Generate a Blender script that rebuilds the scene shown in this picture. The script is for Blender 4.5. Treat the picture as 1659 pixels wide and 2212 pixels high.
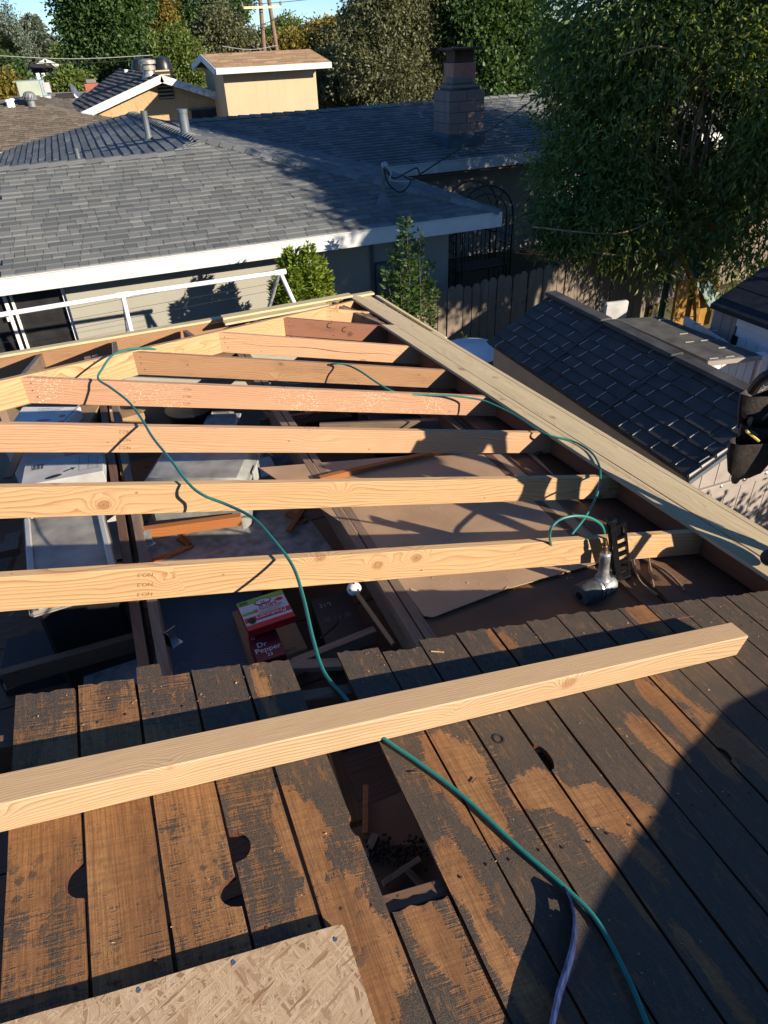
import bpy, bmesh, math, random
import numpy as np
from mathutils import Vector, Matrix
for o in list(bpy.data.objects): bpy.data.objects.remove(o)
S = bpy.context.scene
COL = S.collection
R = math.radians
EYE = 4.9                                   # camera height above the yard

# ---------------------------------------------------------------- camera
CAM = np.array([[0.92682816, -0.24059192, 0.28827953],
                [-0.37379434, -0.51839799, 0.76911723],
                [-0.03559986, -0.82059677, -0.57039775]])   # columns: right, down, forward
cd = bpy.data.cameras.new('camera'); cam = bpy.data.objects.new('camera', cd); COL.objects.link(cam)
cd.sensor_fit = 'HORIZONTAL'; cd.sensor_width = 36.0; cd.lens = 36.0 * 1500.0 / 1659.0
cd.clip_start = 0.05; cd.clip_end = 2000
r_, d_, f_ = CAM[:, 0], CAM[:, 1], CAM[:, 2]
cam.matrix_world = Matrix(((r_[0], -d_[0], -f_[0], 0), (r_[1], -d_[1], -f_[1], 0), (r_[2], -d_[2], -f_[2], EYE), (0, 0, 0, 1)))
S.camera = cam

# ---------------------------------------------------------------- light
SUN_EL, SUN_AZ = R(18.5), R(-53.0)          # where the sun stands
TS = Vector((math.cos(SUN_AZ) * math.cos(SUN_EL), math.sin(SUN_AZ) * math.cos(SUN_EL), math.sin(SUN_EL)))
W = bpy.data.worlds.new('World'); S.world = W; W.use_nodes = True
wn = W.node_tree.nodes; wl = W.node_tree.links
bgn = wn['Background']; sky = wn.new('ShaderNodeTexSky'); sky.sky_type = 'NISHITA'; sky.sun_disc = False
sky.sun_elevation = SUN_EL; sky.sun_rotation = R(90) - SUN_AZ
sky.air_density = 1.2; sky.dust_density = 0.0; sky.ozone_density = 6.8; sky.altitude = 3000.0
wl.new(sky.outputs[0], bgn.inputs[0]); bgn.inputs[1].default_value = 0.092
sl = bpy.data.lights.new('sun', 'SUN'); sl.energy = 5.0; sl.angle = R(0.5); sl.color = (1.0, 0.885, 0.72)
so = bpy.data.objects.new('sun', sl); COL.objects.link(so); so.rotation_euler = TS.to_track_quat('Z', 'Y').to_euler()
S.view_settings.view_transform = 'Standard'; S.view_settings.look = 'None'
S.view_settings.exposure = 0.95; S.view_settings.gamma = 1.0
S.cycles.max_bounces = 6; S.cycles.diffuse_bounces = 3; S.cycles.transparent_max_bounces = 8

# ---------------------------------------------------------------- the photograph's rays met with real planes
def ray(u, v): return Vector(CAM @ np.array([u - 829.5, v - 1106.0, 1500.0]))
def meet(u, v, pt, n):
    d = ray(u, v); n = Vector(n); q = Vector(pt) - Vector((0, 0, EYE))
    return d * (q.dot(n) / d.dot(n)) + Vector((0, 0, EYE))
DECK_H = 1.65                                # eye above the deck at x = 0; the roof falls 3 in 12 towards +x
def dz(x): return EYE - DECK_H - 0.25 * x
def D(u, v, off=0.0): return meet(u, v, (0, 0, EYE - DECK_H + off), (0.25, 0, 1))
def Zp(u, v, z): return meet(u, v, (0, 0, z), (0, 0, 1))
def Yp(u, v, y): return meet(u, v, (0, y, 0), (0, 1, 0))
def Xp(u, v, x): return meet(u, v, (x, 0, 0), (1, 0, 0))

# ---------------------------------------------------------------- objects
WMAT = {}
def link(o, parent=None, M=None):
    COL.objects.link(o); M = M or Matrix.Identity(4); WMAT[o.name] = M
    if parent is not None:
        o.parent = parent; o.matrix_local = WMAT[parent.name].inverted() @ M
    else: o.matrix_local = M
    return o
def tag(o, label=None, cat=None, group=None, kind=None):
    if label: o['label'] = label
    if cat: o['category'] = cat
    if group: o['group'] = group
    if kind: o['kind'] = kind
    return o
def thing(name, label, cat, loc=(0, 0, 0), group=None):
    o = bpy.data.objects.new(name, None); o.empty_display_size = 0.1
    link(o, None, Matrix.Translation(Vector(loc))); return tag(o, label, cat, group)
def obj(name, bm, mat, parent=None, M=None, smooth=False, local=False):
    """links a bmesh (world coordinates unless M with local=True) as one mesh object"""
    if M is None:
        M = Matrix.Translation(sum((v.co for v in bm.verts), Vector()) / max(1, len(bm.verts)))
    if not local: bm.transform(M.inverted())
    me = bpy.data.meshes.new(name); bm.normal_update(); bm.to_mesh(me); bm.free()
    if smooth:
        for p in me.polygons: p.use_smooth = True
        if smooth == 'auto':
            try: me.set_sharp_from_angle(angle=R(40))
            except Exception: pass
    if mat: me.materials.append(mat)
    return link(bpy.data.objects.new(name, me), parent, M)
def copyof(o, M, parent=None):
    c = o.copy(); return link(c, parent, M)

def bm_box(bm, x0, x1, y0, y1, z0, z1, M=None, bev=0.0):
    vs = [bm.verts.new((x, y, z)) for z in (z0, z1) for y in (y0, y1) for x in (x0, x1)]
    fs = [(0, 2, 3, 1), (4, 5, 7, 6), (0, 1, 5, 4), (2, 6, 7, 3), (0, 4, 6, 2), (1, 3, 7, 5)]
    fs = [bm.faces.new([vs[i] for i in f]) for f in fs]
    if bev:
        r = bmesh.ops.bevel(bm, geom=list({e for f in fs for e in f.edges}), offset=bev, segments=1, affect='EDGES')
        vs = list({v for f in r['faces'] for v in f.verts} | {v for v in vs if v.is_valid})
    if M is not None: bmesh.ops.transform(bm, matrix=M, verts=vs)
    return vs
def box(x0, x1, y0, y1, z0, z1, bev=0.0):
    bm = bmesh.new(); bm_box(bm, x0, x1, y0, y1, z0, z1, None, bev); return bm
def frame(p0, px, py):
    """matrix with origin p0, x towards px, y towards py, z up out of the plane"""
    p0, px, py = Vector(p0), Vector(px), Vector(py)
    x = (px - p0).normalized(); z = x.cross(py - p0).normalized(); y = z.cross(x)
    M = Matrix((x, y, z)).transposed().to_4x4(); M.translation = p0; return M
def board(name, p0, p1, w, h, mat, parent=None, up=(0, 0, 1), bev=0.002, skew0=0.0, skew1=0.0):
    """p0-p1: centre of the top face; local x along the length; ends may be cut at a slant"""
    p0, p1 = Vector(p0), Vector(p1); L = (p1 - p0).length
    x = (p1 - p0).normalized(); y = Vector(up).cross(x).normalized(); z = x.cross(y)
    M = Matrix((x, y, z)).transposed().to_4x4(); M.translation = p0
    bm = bmesh.new(); bm_box(bm, 0, L, -w / 2, w / 2, -h, 0, None, bev)
    if skew0 or skew1:
        for v in bm.verts:
            k = -v.co.z / h
            v.co.x += (skew0 * k if v.co.x < L / 2 else skew1 * k)
    return obj(name, bm, mat, parent, M, local=True)
def smoothpath(pts, n=8):
    P = [Vector(p) for p in pts]; out = []
    for i in range(len(P) - 1):
        a = P[max(i - 1, 0)]; b = P[i]; c = P[i + 1]; d = P[min(i + 2, len(P) - 1)]
        for k in range(n):
            t = k / n
            out.append(0.5 * ((2 * b) + (c - a) * t + (2 * a - 5 * b + 4 * c - d) * t * t + (3 * b - a - 3 * c + d) * t ** 3))
    out.append(P[-1]); return out
def bm_tube(bm, path, rad, seg=8, caps=True):
    P = [Vector(p) for p in path]; n = len(P); rings = []
    rr = rad if hasattr(rad, '__len__') else [rad] * n
    ref = None
    for i in range(n):
        t = (P[min(i + 1, n - 1)] - P[max(i - 1, 0)]).normalized()
        if ref is None: ref = t.orthogonal().normalized()
        a = (ref - t * ref.dot(t)).normalized(); ref = a; b = t.cross(a)
        rings.append([bm.verts.new(P[i] + (a * math.cos(2 * math.pi * k / seg) + b * math.sin(2 * math.pi * k / seg)) * rr[i]) for k in range(seg)])
    for i in range(n - 1):
        for k in range(seg):
            bm.faces.new((rings[i][k], rings[i][(k + 1) % seg], rings[i + 1][(k + 1) % seg], rings[i + 1][k]))
    if caps and seg > 2: bm.faces.new(rings[0][::-1]); bm.faces.new(rings[-1])
def tube(path, rad, seg=8):
    bm = bmesh.new(); bm_tube(bm, path, rad, seg); return bm
def lathe(prof, seg=16, M=None, bm=None):
    """prof: (radius, height) list, turned about z"""
    bm = bm or bmesh.new(); rings = []
    for r, z in prof:
        rings.append([bm.verts.new((r * math.cos(2 * math.pi * k / seg), r * math.sin(2 * math.pi * k / seg), z)) for k in range(seg)])
    for i in range(len(rings) - 1):
        for k in range(seg): bm.faces.new((rings[i][k], rings[i][(k + 1) % seg], rings[i + 1][(k + 1) % seg], rings[i + 1][k]))
    bm.faces.new(rings[0][::-1]); bm.faces.new(rings[-1])
    if M is not None: bmesh.ops.transform(bm, matrix=M, verts=[v for r in rings for v in r])
    return bm
def axis_M(p, q):
    """matrix taking local z to p -> q"""
    p, q = Vector(p), Vector(q); M = (q - p).to_track_quat('Z', 'Y').to_matrix().to_4x4(); M.translation = p; return M
def prism(pts, n, t):
    """polygon pts (3D) thickened by t along -n"""
    bm = bmesh.new(); n = Vector(n).normalized()
    a = [bm.verts.new(Vector(p)) for p in pts]; b = [bm.verts.new(Vector(p) - n * t) for p in pts]
    f = bm.faces.new(a); bm.faces.new(b[::-1])
    for i in range(len(a)): bm.faces.new((a[i], b[i], b[(i + 1) % len(a)], a[(i + 1) % len(a)]))
    bmesh.ops.recalc_face_normals(bm, faces=bm.faces); return bm
def npmesh(name, V, F, mat, parent=None, M=None, smooth=False):
    """V (n,3), F (m,k) -> one mesh object, quickly"""
    V = np.asarray(V, dtype=np.float32); F = np.asarray(F, dtype=np.int32)
    M = M or Matrix.Translation(Vector(V.mean(0).tolist()))
    if M is not None: V = V - np.array(M.translation, dtype=np.float32)
    me = bpy.data.meshes.new(name); k = F.shape[1]
    me.vertices.add(len(V)); me.vertices.foreach_set('co', V.ravel())
    me.loops.add(F.size); me.loops.foreach_set('vertex_index', F.ravel())
    me.polygons.add(len(F)); me.polygons.foreach_set('loop_start', np.arange(0, F.size, k, dtype=np.int32))
    me.update(calc_edges=True); me.validate()
    if mat: me.materials.append(mat)
    return link(bpy.data.objects.new(name, me), parent, M)
def lettering(txt, size, mat, parent, M, name='lettering', spacing=1.0):
    c = bpy.data.curves.new('t', 'FONT'); c.body = txt; c.size = size; c.align_x = 'CENTER'; c.align_y = 'CENTER'; c.space_character = spacing
    t = bpy.data.objects.new('t', c); COL.objects.link(t); bpy.context.view_layer.update()
    me = bpy.data.meshes.new_from_object(t.evaluated_get(bpy.context.evaluated_depsgraph_get()))
    bpy.data.objects.remove(t); bpy.data.curves.remove(c); me.materials.clear(); me.materials.append(mat)
    return link(bpy.data.objects.new(name, me), parent, M)
def disc(rx, ry, mat, parent, M, name='print_patch', n=20):
    bm = bmesh.new(); bm.faces.new([bm.verts.new((rx * math.cos(2 * math.pi * k / n), ry * math.sin(2 * math.pi * k / n), 0)) for k in range(n)])
    return obj(name, bm, mat, parent, M, local=True)
def patch(x0, x1, y0, y1, mat, parent, M, z=0.001, name='print_patch'):
    bm = bmesh.new(); bm.faces.new([bm.verts.new(p) for p in ((x0, y0, z), (x1, y0, z), (x1, y1, z), (x0, y1, z))])
    return obj(name, bm, mat, parent, M, local=True)
def T(x, y, z=0.0, rz=0.0): return Matrix.Translation((x, y, z)) @ Matrix.Rotation(rz, 4, 'Z')

# ---------------------------------------------------------------- materials
class G:
    """a small shorthand for node graphs"""
    def __init__(s, name):
        s.m = bpy.data.materials.new(name); s.m.use_nodes = True; s.t = s.m.node_tree; s.b = s.t.nodes['Principled BSDF']
    def n(s, t, **k):
        x = s.t.nodes.new('ShaderNode' + t)
        for a, v in k.items():
            setattr(x, a, v)
        return x
    def put(s, sock, v):
        if isinstance(v, bpy.types.NodeSocket): s.t.links.new(v, sock)
        elif v is not None:
            try: sock.default_value = v
            except Exception: sock.default_value = (*v, 1.0)
    def math(s, op, a, b=None, c=None, clamp=False):
        x = s.n('Math', operation=op, use_clamp=clamp); s.put(x.inputs[0], a)
        if b is not None: s.put(x.inputs[1], b)
        if c is not None: s.put(x.inputs[2], c)
        return x.outputs[0]
    def vmul(s, v, k):
        x = s.n('VectorMath', operation='MULTIPLY'); s.put(x.inputs[0], v); s.put(x.inputs[1], k); return x.outputs[0]
    def vadd(s, v, k):
        x = s.n('VectorMath', operation='ADD'); s.put(x.inputs[0], v); s.put(x.inputs[1], k); return x.outputs[0]
    def co(s, which='Object'): return s.n('TexCoord').outputs[which]
    def pos(s): return s.n('NewGeometry').outputs['Position']
    def sep(s, v):
        x = s.n('SeparateXYZ'); s.put(x.inputs[0], v); return x.outputs
    def comb(s, x, y, z):
        c = s.n('CombineXYZ'); s.put(c.inputs[0], x); s.put(c.inputs[1], y); s.put(c.inputs[2], z); return c.outputs[0]
    def rnd(s): return s.n('ObjectInfo').outputs['Random']
    def isl(s): return s.n('NewGeometry').outputs['Random Per Island']
    def noise(s, v, scale, detail=3.0, rough=0.55, dist=0.0):
        x = s.n('TexNoise'); s.put(x.inputs['Vector'], v); x.inputs['Scale'].default_value = scale; x.inputs['Detail'].default_value = detail
        x.inputs['Roughness'].default_value = rough; x.inputs['Distortion'].default_value = dist; return x.outputs['Fac']
    def vor(s, v, scale, feature='F1', rand=1.0, out='Distance'):
        x = s.n('TexVoronoi', feature=feature); s.put(x.inputs['Vector'], v); x.inputs['Scale'].default_value = scale; x.inputs['Randomness'].default_value = rand
        return x.outputs[out]
    def ramp(s, f, stops, interp='LINEAR'):
        x = s.n('ValToRGB'); s.put(x.inputs[0], f); e = x.color_ramp.elements; x.color_ramp.interpolation = interp
        while len(e) < len(stops): e.new(0.5)
        for k, (p, c) in zip(e, stops):
            k.position = p; k.color = (*c, 1) if hasattr(c, '__len__') else (c, c, c, 1)
        return x.outputs[0]
    def mix(s, f, a, b, blend='MIX'):
        x = s.n('Mix', data_type='RGBA', blend_type=blend); s.put(x.inputs[0], f); s.put(x.inputs[6], a); s.put(x.inputs[7], b); return x.outputs[2]
    def mapr(s, v, a, b, c=0.0, d=1.0, smooth=False):
        x = s.n('MapRange'); x.interpolation_type = 'SMOOTHSTEP' if smooth else 'LINEAR'
        for i, q in enumerate((v, a, b, c, d)): s.put(x.inputs[i], q)
        return x.outputs[0]
    def bump(s, h, strength=0.3, dist=0.01):
        x = s.n('Bump'); x.inputs['Strength'].default_value = strength; x.inputs['Distance'].default_value = dist; s.put(x.inputs['Height'], h)
        s.t.links.new(x.outputs[0], s.b.inputs['Normal'])
    def out(s, color=None, rough=0.6, metal=0.0, spec=0.4):
        if color is not None: s.put(s.b.inputs['Base Color'], color)
        s.put(s.b.inputs['Roughness'], rough); s.b.inputs['Metallic'].default_value = metal
        s.b.inputs['Specular IOR Level'].default_value = spec; return s.m
def c3(r, g, b): return (r, g, b)
def plain(name, col, rough=0.6, metal=0.0, var=0.12, scale=6.0, bump=0.0, bs=60.0, spec=0.4):
    g = G(name); v = g.vadd(g.co(), g.comb(g.math('MULTIPLY', g.rnd(), 31.0), 0.0, 0.0)); f = g.noise(v, scale, 4.0)
    lo = tuple(max(0, c * (1 - var * 1.6)) for c in col); hi = tuple(min(1, c * (1 + var)) for c in col)
    col_ = g.ramp(f, [(0.3, lo), (0.7, hi)])
    if bump: g.bump(g.noise(v, bs, 3.0), bump, 0.01)
    return g.out(col_, g.mapr(f, 0.3, 0.7, rough * 0.85, min(1, rough * 1.15)), metal, spec)
def lumber(name, pale, late, knot, freq=70.0, kx=2.1, rough=0.6, dirt=0.0, ringamp=0.85, sp=0.0, ymul=0.6):
    """sawn board: growth rings bending round knots, fibre, small checks; local x runs along the board"""
    g = G(name); P = g.co(); rn = g.math('MULTIPLY', g.rnd(), 53.0); x, y, z = g.sep(P)
    v0 = g.comb(g.math('ADD', x, rn), y, z)
    kv = g.vmul(g.vadd(v0, g.comb(0, g.math('MULTIPLY', rn, .37), g.math('MULTIPLY', rn, .61))), (4.6, 5.2, 6.0))
    vn = g.n('TexVoronoi'); g.put(vn.inputs['Vector'], kv); vn.inputs['Scale'].default_value = 1.0; vn.inputs['Randomness'].default_value = 0.85
    sel = g.mapr(g.sep(vn.outputs['Color'])[0], 1 - .17 * kx, 1.02 - .17 * kx, 0.9, 0.0)
    kd = g.math('ADD', g.math('ADD', vn.outputs['Distance'], sel), g.mapr(g.noise(g.vmul(v0, (30, 30, 30)), 1.0, 2.0), .3, .7, -.02, .02))
    warp = g.noise(g.vmul(v0, (0.9, 5.0, 5.0)), 1.0, 2.0)
    bend = g.math('POWER', 2.718, g.math('MULTIPLY', g.math('MULTIPLY', kd, kd), -16.0))
    rc = g.math('ADD', g.math('MULTIPLY', g.math('ADD', z, g.math('MULTIPLY', y, ymul)), freq), g.math('ADD', g.math('MULTIPLY', warp, 12.0), g.math('MULTIPLY', bend, 5.0)))
    w = g.math('FRACT', rc)
    ring = g.math('MULTIPLY', g.math('POWER', w, 3.2), g.mapr(g.noise(g.vmul(v0, (1.2, 9, 9)), 1.0, 2.0), 0.3, 0.7, 0.7, 1.5))
    fib = g.noise(g.vmul(v0, (7.0, 260.0, 260.0)), 1.0, 3.0, 0.6)
    tone = g.noise(g.vmul(v0, (0.8, 9.0, 12.0)), 1.0, 3.0)
    col = g.mix(g.math('MULTIPLY', ring, ringamp, clamp=True), pale, late)
    col = g.mix(g.mapr(tone, 0.35, 0.75, 0.0, 0.45), col, tuple(0.5 * (a + b) for a, b in zip(pale, late)))
    col = g.mix(g.mapr(fib, 0.25, 0.7, 0.35, 0.0), col, tuple(c * 0.55 for c in late))
    kmask = g.mapr(kd, 0.19, 0.10, 0.0, 1.0, True)
    krings = g.math('FRACT', g.math('MULTIPLY', kd, 26.0))
    col = g.mix(g.math('MULTIPLY', kmask, g.mapr(krings, 0, 1, 0.35, 0.95)), col, knot)
    col = g.mix(g.mapr(kd, 0.035, 0.02, 0.0, 0.7), col, tuple(c * 0.4 for c in knot))
    if dirt:
        dm = g.noise(g.vmul(v0, (3.0, 14.0, 14.0)), 1.0, 5.0, 0.7)
        col = g.mix(g.mapr(dm, 0.52, 0.72, 0.0, dirt), col, (0.045, 0.035, 0.028))
    pk = g.n('TexVoronoi'); g.put(pk.inputs['Vector'], g.vmul(v0, (8.0, 11.0, 11.0))); pk.inputs['Scale'].default_value = 1.0
    pm = g.math('MULTIPLY', g.mapr(pk.outputs['Distance'], 0.075, 0.045, 0.0, 0.85), g.math('GREATER_THAN', g.sep(pk.outputs['Color'])[1], 0.72))
    col = g.mix(pm, col, knot)
    sm = g.mapr(g.noise(g.vmul(v0, (9.0, 60.0, 60.0)), 1.0, 4.0, 0.7), 0.66, 0.72, 0.0, 0.3)
    col = g.mix(sm, col, tuple(c * 0.35 for c in late))
    if sp:
        sd = g.vor(g.vmul(v0, (1, 1, 1.6)), 62.0)
        col = g.mix(g.math('MULTIPLY', g.mapr(sd, 0.26, 0.2, 0, 1), g.mapr(g.noise(v0, 2.5), 0.48, 0.6, 0, sp)), col, (0.75, 0.66, 0.5))
    col = g.mix(1.0, col, g.ramp(g.rnd(), [(0, (0.88, 0.88, 0.9)), (1, (1, 1, 1))]), 'MULTIPLY')
    g.bump(g.math('ADD', g.math('MULTIPLY', ring, 0.5), fib), 0.25, 0.002)
    return g.out(col, rough, 0, 0.3)
M = {}
M['fir'] = lumber('fresh_fir', (0.545, 0.36, 0.185), (0.33, 0.165, 0.066), (0.23, 0.09, 0.038), freq=48, kx=2.4)
M['fir_pink'] = lumber('pinkish_fir', (0.525, 0.325, 0.185), (0.34, 0.165, 0.08), (0.22, 0.085, 0.04), freq=70, kx=1.9, sp=0.0)
M['fir_speck'] = lumber('speckled_fir', (0.50, 0.29, 0.17), (0.33, 0.155, 0.08), (0.21, 0.08, 0.038), freq=70, kx=1.5, sp=0.9)
M['fir_cream'] = lumber('cream_timber', (0.53, 0.37, 0.215), (0.31, 0.175, 0.08), (0.27, 0.12, 0.05), freq=75, kx=1.2, ringamp=0.95, ymul=2.0)
M['pine_grey'] = lumber('weathered_pine_board', (0.56, 0.46, 0.29), (0.43, 0.31, 0.165), (0.20, 0.10, 0.045), freq=60, kx=1.6, dirt=0.25)
M['pine_yellow'] = lumber('yellow_pine', (0.64, 0.53, 0.31), (0.50, 0.36, 0.17), (0.24, 0.11, 0.04), freq=60, kx=1.0)
M['brown_rafter'] = lumber('aged_rafter', (0.38, 0.215, 0.11), (0.24, 0.115, 0.052), (0.10, 0.035, 0.015), freq=80, dirt=0.35)
M['red_rafter'] = lumber('reddish_old_rafter', (0.29, 0.125, 0.07), (0.17, 0.065, 0.036), (0.06, 0.022, 0.014), freq=80, dirt=0.35)
M['old_wood'] = lumber('old_framing', (0.17, 0.095, 0.055), (0.095, 0.05, 0.03), (0.045, 0.022, 0.014), freq=60, dirt=0.5)
M['grey_wood'] = lumber('greyed_framing', (0.27, 0.19, 0.13), (0.17, 0.115, 0.075), (0.08, 0.05, 0.03), freq=60, dirt=0.4)
M['orange_wood'] = lumber('orange_brace', (0.42, 0.16, 0.05), (0.29, 0.09, 0.026), (0.12, 0.04, 0.016), freq=70)

def deck_mat():
    g = G('tarred_plank'); P = g.pos(); x, y, z = g.sep(P); O = g.co(); ox, oy, oz = g.sep(O)
    rn = g.math('MULTIPLY', g.rnd(), 41.0)
    v = g.comb(g.math('ADD', ox, rn), oy, oz)
    fib = g.noise(g.vmul(v, (220, 6, 220)), 1.0, 4.0, 0.65)
    saw = g.noise(g.vmul(P, (7, 150, 7)), 1.0, 3.0, 0.6)              # bandsaw chatter across the grain
    tone = g.noise(g.vmul(v, (9, 1.3, 3)), 1.0, 4.0)
    wood = g.ramp(tone, [(0.25, (0.165, 0.072, 0.026)), (0.5, (0.27, 0.126, 0.045)), (0.75, (0.37, 0.192, 0.074))])
    wood = g.mix(g.mapr(fib, 0.33, 0.58, 0.55, 0.0), wood, (0.07, 0.028, 0.011))
    wood = g.mix(g.mapr(saw, 0.4, 0.6, 0.35, 0.0), wood, (0.10, 0.042, 0.017))
    wood = g.mix(g.mapr(g.noise(g.vmul(P, (46, 30, 30)), 1.0, 5.0, 0.75), 0.52, 0.7, 0, 0.55), wood, (0.075, 0.03, 0.014))
    att = g.n('Attribute', attribute_type='OBJECT', attribute_name='tar').outputs['Fac']
    n1 = g.noise(g.vmul(P, (3.6, 1.7, 1)), 1.0, 6.0, 0.62, 0.25)
    n2 = g.noise(g.vmul(v, (11, 3.2, 3)), 1.0, 6.0, 0.72)
    n3 = g.noise(g.vmul(P, (95, 40, 40)), 1.0, 5.0, 0.8)
    n4 = g.noise(g.vmul(v, (52, 9, 20)), 1.0, 5.0, 0.75)
    m = g.math('ADD', g.math('ADD', g.math('MULTIPLY', n1, 0.55), g.math('MULTIPLY', n2, 0.6)), g.math('ADD', g.math('MULTIPLY', n3, 0.4), g.math('MULTIPLY', n4, 0.45)))
    m = g.math('ADD', g.math('ADD', g.math('ADD', m, g.math('SUBTRACT', att, 1.5)), g.mapr(y, 1.30, 1.55, 0.0, 0.16)), g.mapr(saw, 0.3, 0.7, -0.11, 0.11))
    # bare places where the felt came away whole
    for (bx, by, rx, ry, ang, am) in BARE:
        ca, sa = math.cos(ang), math.sin(ang)
        dx = g.math('SUBTRACT', x, bx); dy = g.math('SUBTRACT', y, by)
        a = g.math('MULTIPLY', g.math('ADD', g.math('MULTIPLY', dx, ca), g.math('MULTIPLY', dy, sa)), 1 / rx)
        b = g.math('MULTIPLY', g.math('ADD', g.math('MULTIPLY', dx, -sa), g.math('MULTIPLY', dy, ca)), 1 / ry)
        rr = g.math('ADD', g.math('MULTIPLY', a, a), g.math('MULTIPLY', b, b))
        rr = g.math('ADD', g.math('ADD', rr, g.mapr(n1, 0.3, 0.7, -0.9, 0.9)), g.mapr(n2, 0.3, 0.7, -0.6, 0.6))
        m = g.math('SUBTRACT', m, g.mapr(rr, 0.1, 1.9, am * 1.05, 0.0))
    tarm = g.mapr(m, -0.075, 0.085, 0.0, 1.0, True)
    spots = g.vor(g.vadd(g.vmul(P, (30, 24, 10)), g.comb(n3, n3, 0)), 1.0)
    big = g.mapr(g.noise(g.vmul(P, (4, 3, 1)), 1.0, 3.0), 0.5, 0.6, 0, 1)
    tarm = g.math('MAXIMUM', tarm, g.math('MULTIPLY', g.math('MULTIPLY', big, g.mapr(spots, 0.36, 0.26, 0, 0.9)), g.mapr(x, 0.1, 0.6, 1.0, 0.0)))
    grit = g.noise(P, 420.0, 2.0, 0.7)
    tar = g.ramp(grit, [(0.28, (0.020, 0.016, 0.013)), (0.52, (0.052, 0.040, 0.030)), (0.75, (0.17, 0.12, 0.078))])
    tar = g.mix(g.mapr(g.noise(g.vmul(P, (14, 9, 9)), 1.0, 5.0, 0.7), 0.45, 0.7, 0, 0.75), tar, (0.085, 0.055, 0.034))
    tar = g.mix(g.mapr(g.noise(g.vmul(P, (60, 14, 30)), 1.0, 5.0, 0.75), 0.55, 0.66, 0, 0.8), tar, (0.18, 0.085, 0.033))
    col = g.mix(tarm, wood, tar)
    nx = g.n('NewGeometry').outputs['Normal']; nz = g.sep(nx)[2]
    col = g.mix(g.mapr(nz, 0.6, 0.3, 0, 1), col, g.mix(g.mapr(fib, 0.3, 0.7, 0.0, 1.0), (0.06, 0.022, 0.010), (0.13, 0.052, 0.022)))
    spark = g.mapr(g.vor(P, 210.0), 0.10, 0.06, 0.0, 1.0)
    col = g.mix(g.math('MULTIPLY', spark, g.mapr(g.noise(P, 34.0), 0.52, 0.62, 0, 0.65)), col, (0.45, 0.38, 0.28))
    g.bump(g.math('ADD', g.math('MULTIPLY', fib, 0.7), g.math('ADD', g.math('MULTIPLY', tarm, 0.8), g.math('MULTIPLY', grit, 0.55))), 0.7, 0.003)
    return g.out(col, g.mapr(grit, 0.3, 0.7, 0.5, 0.85), 0, 0.35)
_b = []
for (u, v, rx, ry, a, am) in [(1170, 1690, .09, .05, .3, .6), (1262, 1735, .13, .055, -.6, .7), (1335, 1750, .10, .06, -.7, .7), (1475, 1560, .05, .20, .12, .75), (1425, 1600, .05, .10, .2, .5), (985, 1655, .07, .12, .05, .55), (1040, 1760, .05, .11, .1, .5),
                               (775, 2080, .085, .20, .1, .7), (925, 2000, .03, .10, .15, .6), (1545, 1570, .05, .3, .2, .55), (1090, 1390, .05, .10, .1, .75), (1390, 1330, .065, .11, .1, .7), (570, 1490, .022, .12, 0, .65), (650, 1800, .05, .12, .0, .35),
                               (1345, 1900, .02, .16, .1, .4), (1560, 2130, .03, .16, .1, .5), (1000, 1900, .04, .09, .1, .4), (1400, 1860, .03, .08, .2, .4), (1130, 2130, .03, .14, .1, .4)]:
    p = D(u, v); _b.append((p.x, p.y, rx, ry, a, am))
BARE = _b
M['deck'] = deck_mat()

def osb_mat():
    g = G('oriented_strand_board'); P = g.co(); wob = g.noise(P, 40.0, 3.0); Pw = g.vadd(P, g.comb(g.math('MULTIPLY', wob, .008), g.math('MULTIPLY', wob, .01), 0)); x, y, z = g.sep(Pw)
    layers = []
    for k, (a, sx, sy) in enumerate(((.15, 13, 130), (.95, 17, 160), (-.55, 14, 140), (1.5, 19, 170), (-1.15, 17, 150), (.5, 22, 200))):
        ca, sa = math.cos(a), math.sin(a)
        u = g.math('ADD', g.math('MULTIPLY', x, ca), g.math('MULTIPLY', y, sa)); v = g.math('ADD', g.math('MULTIPLY', x, -sa), g.math('MULTIPLY', y, ca))
        layers.append((g.vor(g.comb(g.math('MULTIPLY', u, sx), g.math('MULTIPLY', v, sy), 3.1 * k), 1.0, out='Color'), g.comb(g.math('MULTIPLY', u, 25), g.math('MULTIPLY', v, 420), k)))
    col = g.sep(layers[0][0]); tone = col[0]; fibre = g.noise(layers[0][1], 1.0, 2.0)
    for c, fv in layers[1:]:
        r, gg, b = g.sep(c); m = g.math('GREATER_THAN', gg, 0.66)
        tone = g.math('ADD', g.math('MULTIPLY', tone, g.math('SUBTRACT', 1.0, m)), g.math('MULTIPLY', r, m))
        fibre = g.math('ADD', g.math('MULTIPLY', fibre, g.math('SUBTRACT', 1.0, m)), g.math('MULTIPLY', g.noise(fv, 1.0, 2.0), m))
    c = g.ramp(tone, [(0.0, (0.22, 0.115, 0.06)), (0.10, (0.33, 0.205, 0.115)), (0.3, (0.42, 0.29, 0.17)), (1.0, (0.50, 0.375, 0.235))])
    c = g.mix(g.mapr(fibre, 0.3, 0.65, 0.5, 0.0), c, (0.24, 0.14, 0.075))
    c = g.mix(g.mapr(g.noise(P, 7.0, 5.0, 0.7), 0.48, 0.72, 0, 0.55), c, (0.25, 0.15, 0.09))
    g.bump(g.math('ADD', tone, g.math('MULTIPLY', fibre, .6)), 0.5, 0.003); return g.out(c, 0.75)
M['osb'] = osb_mat()
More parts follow.
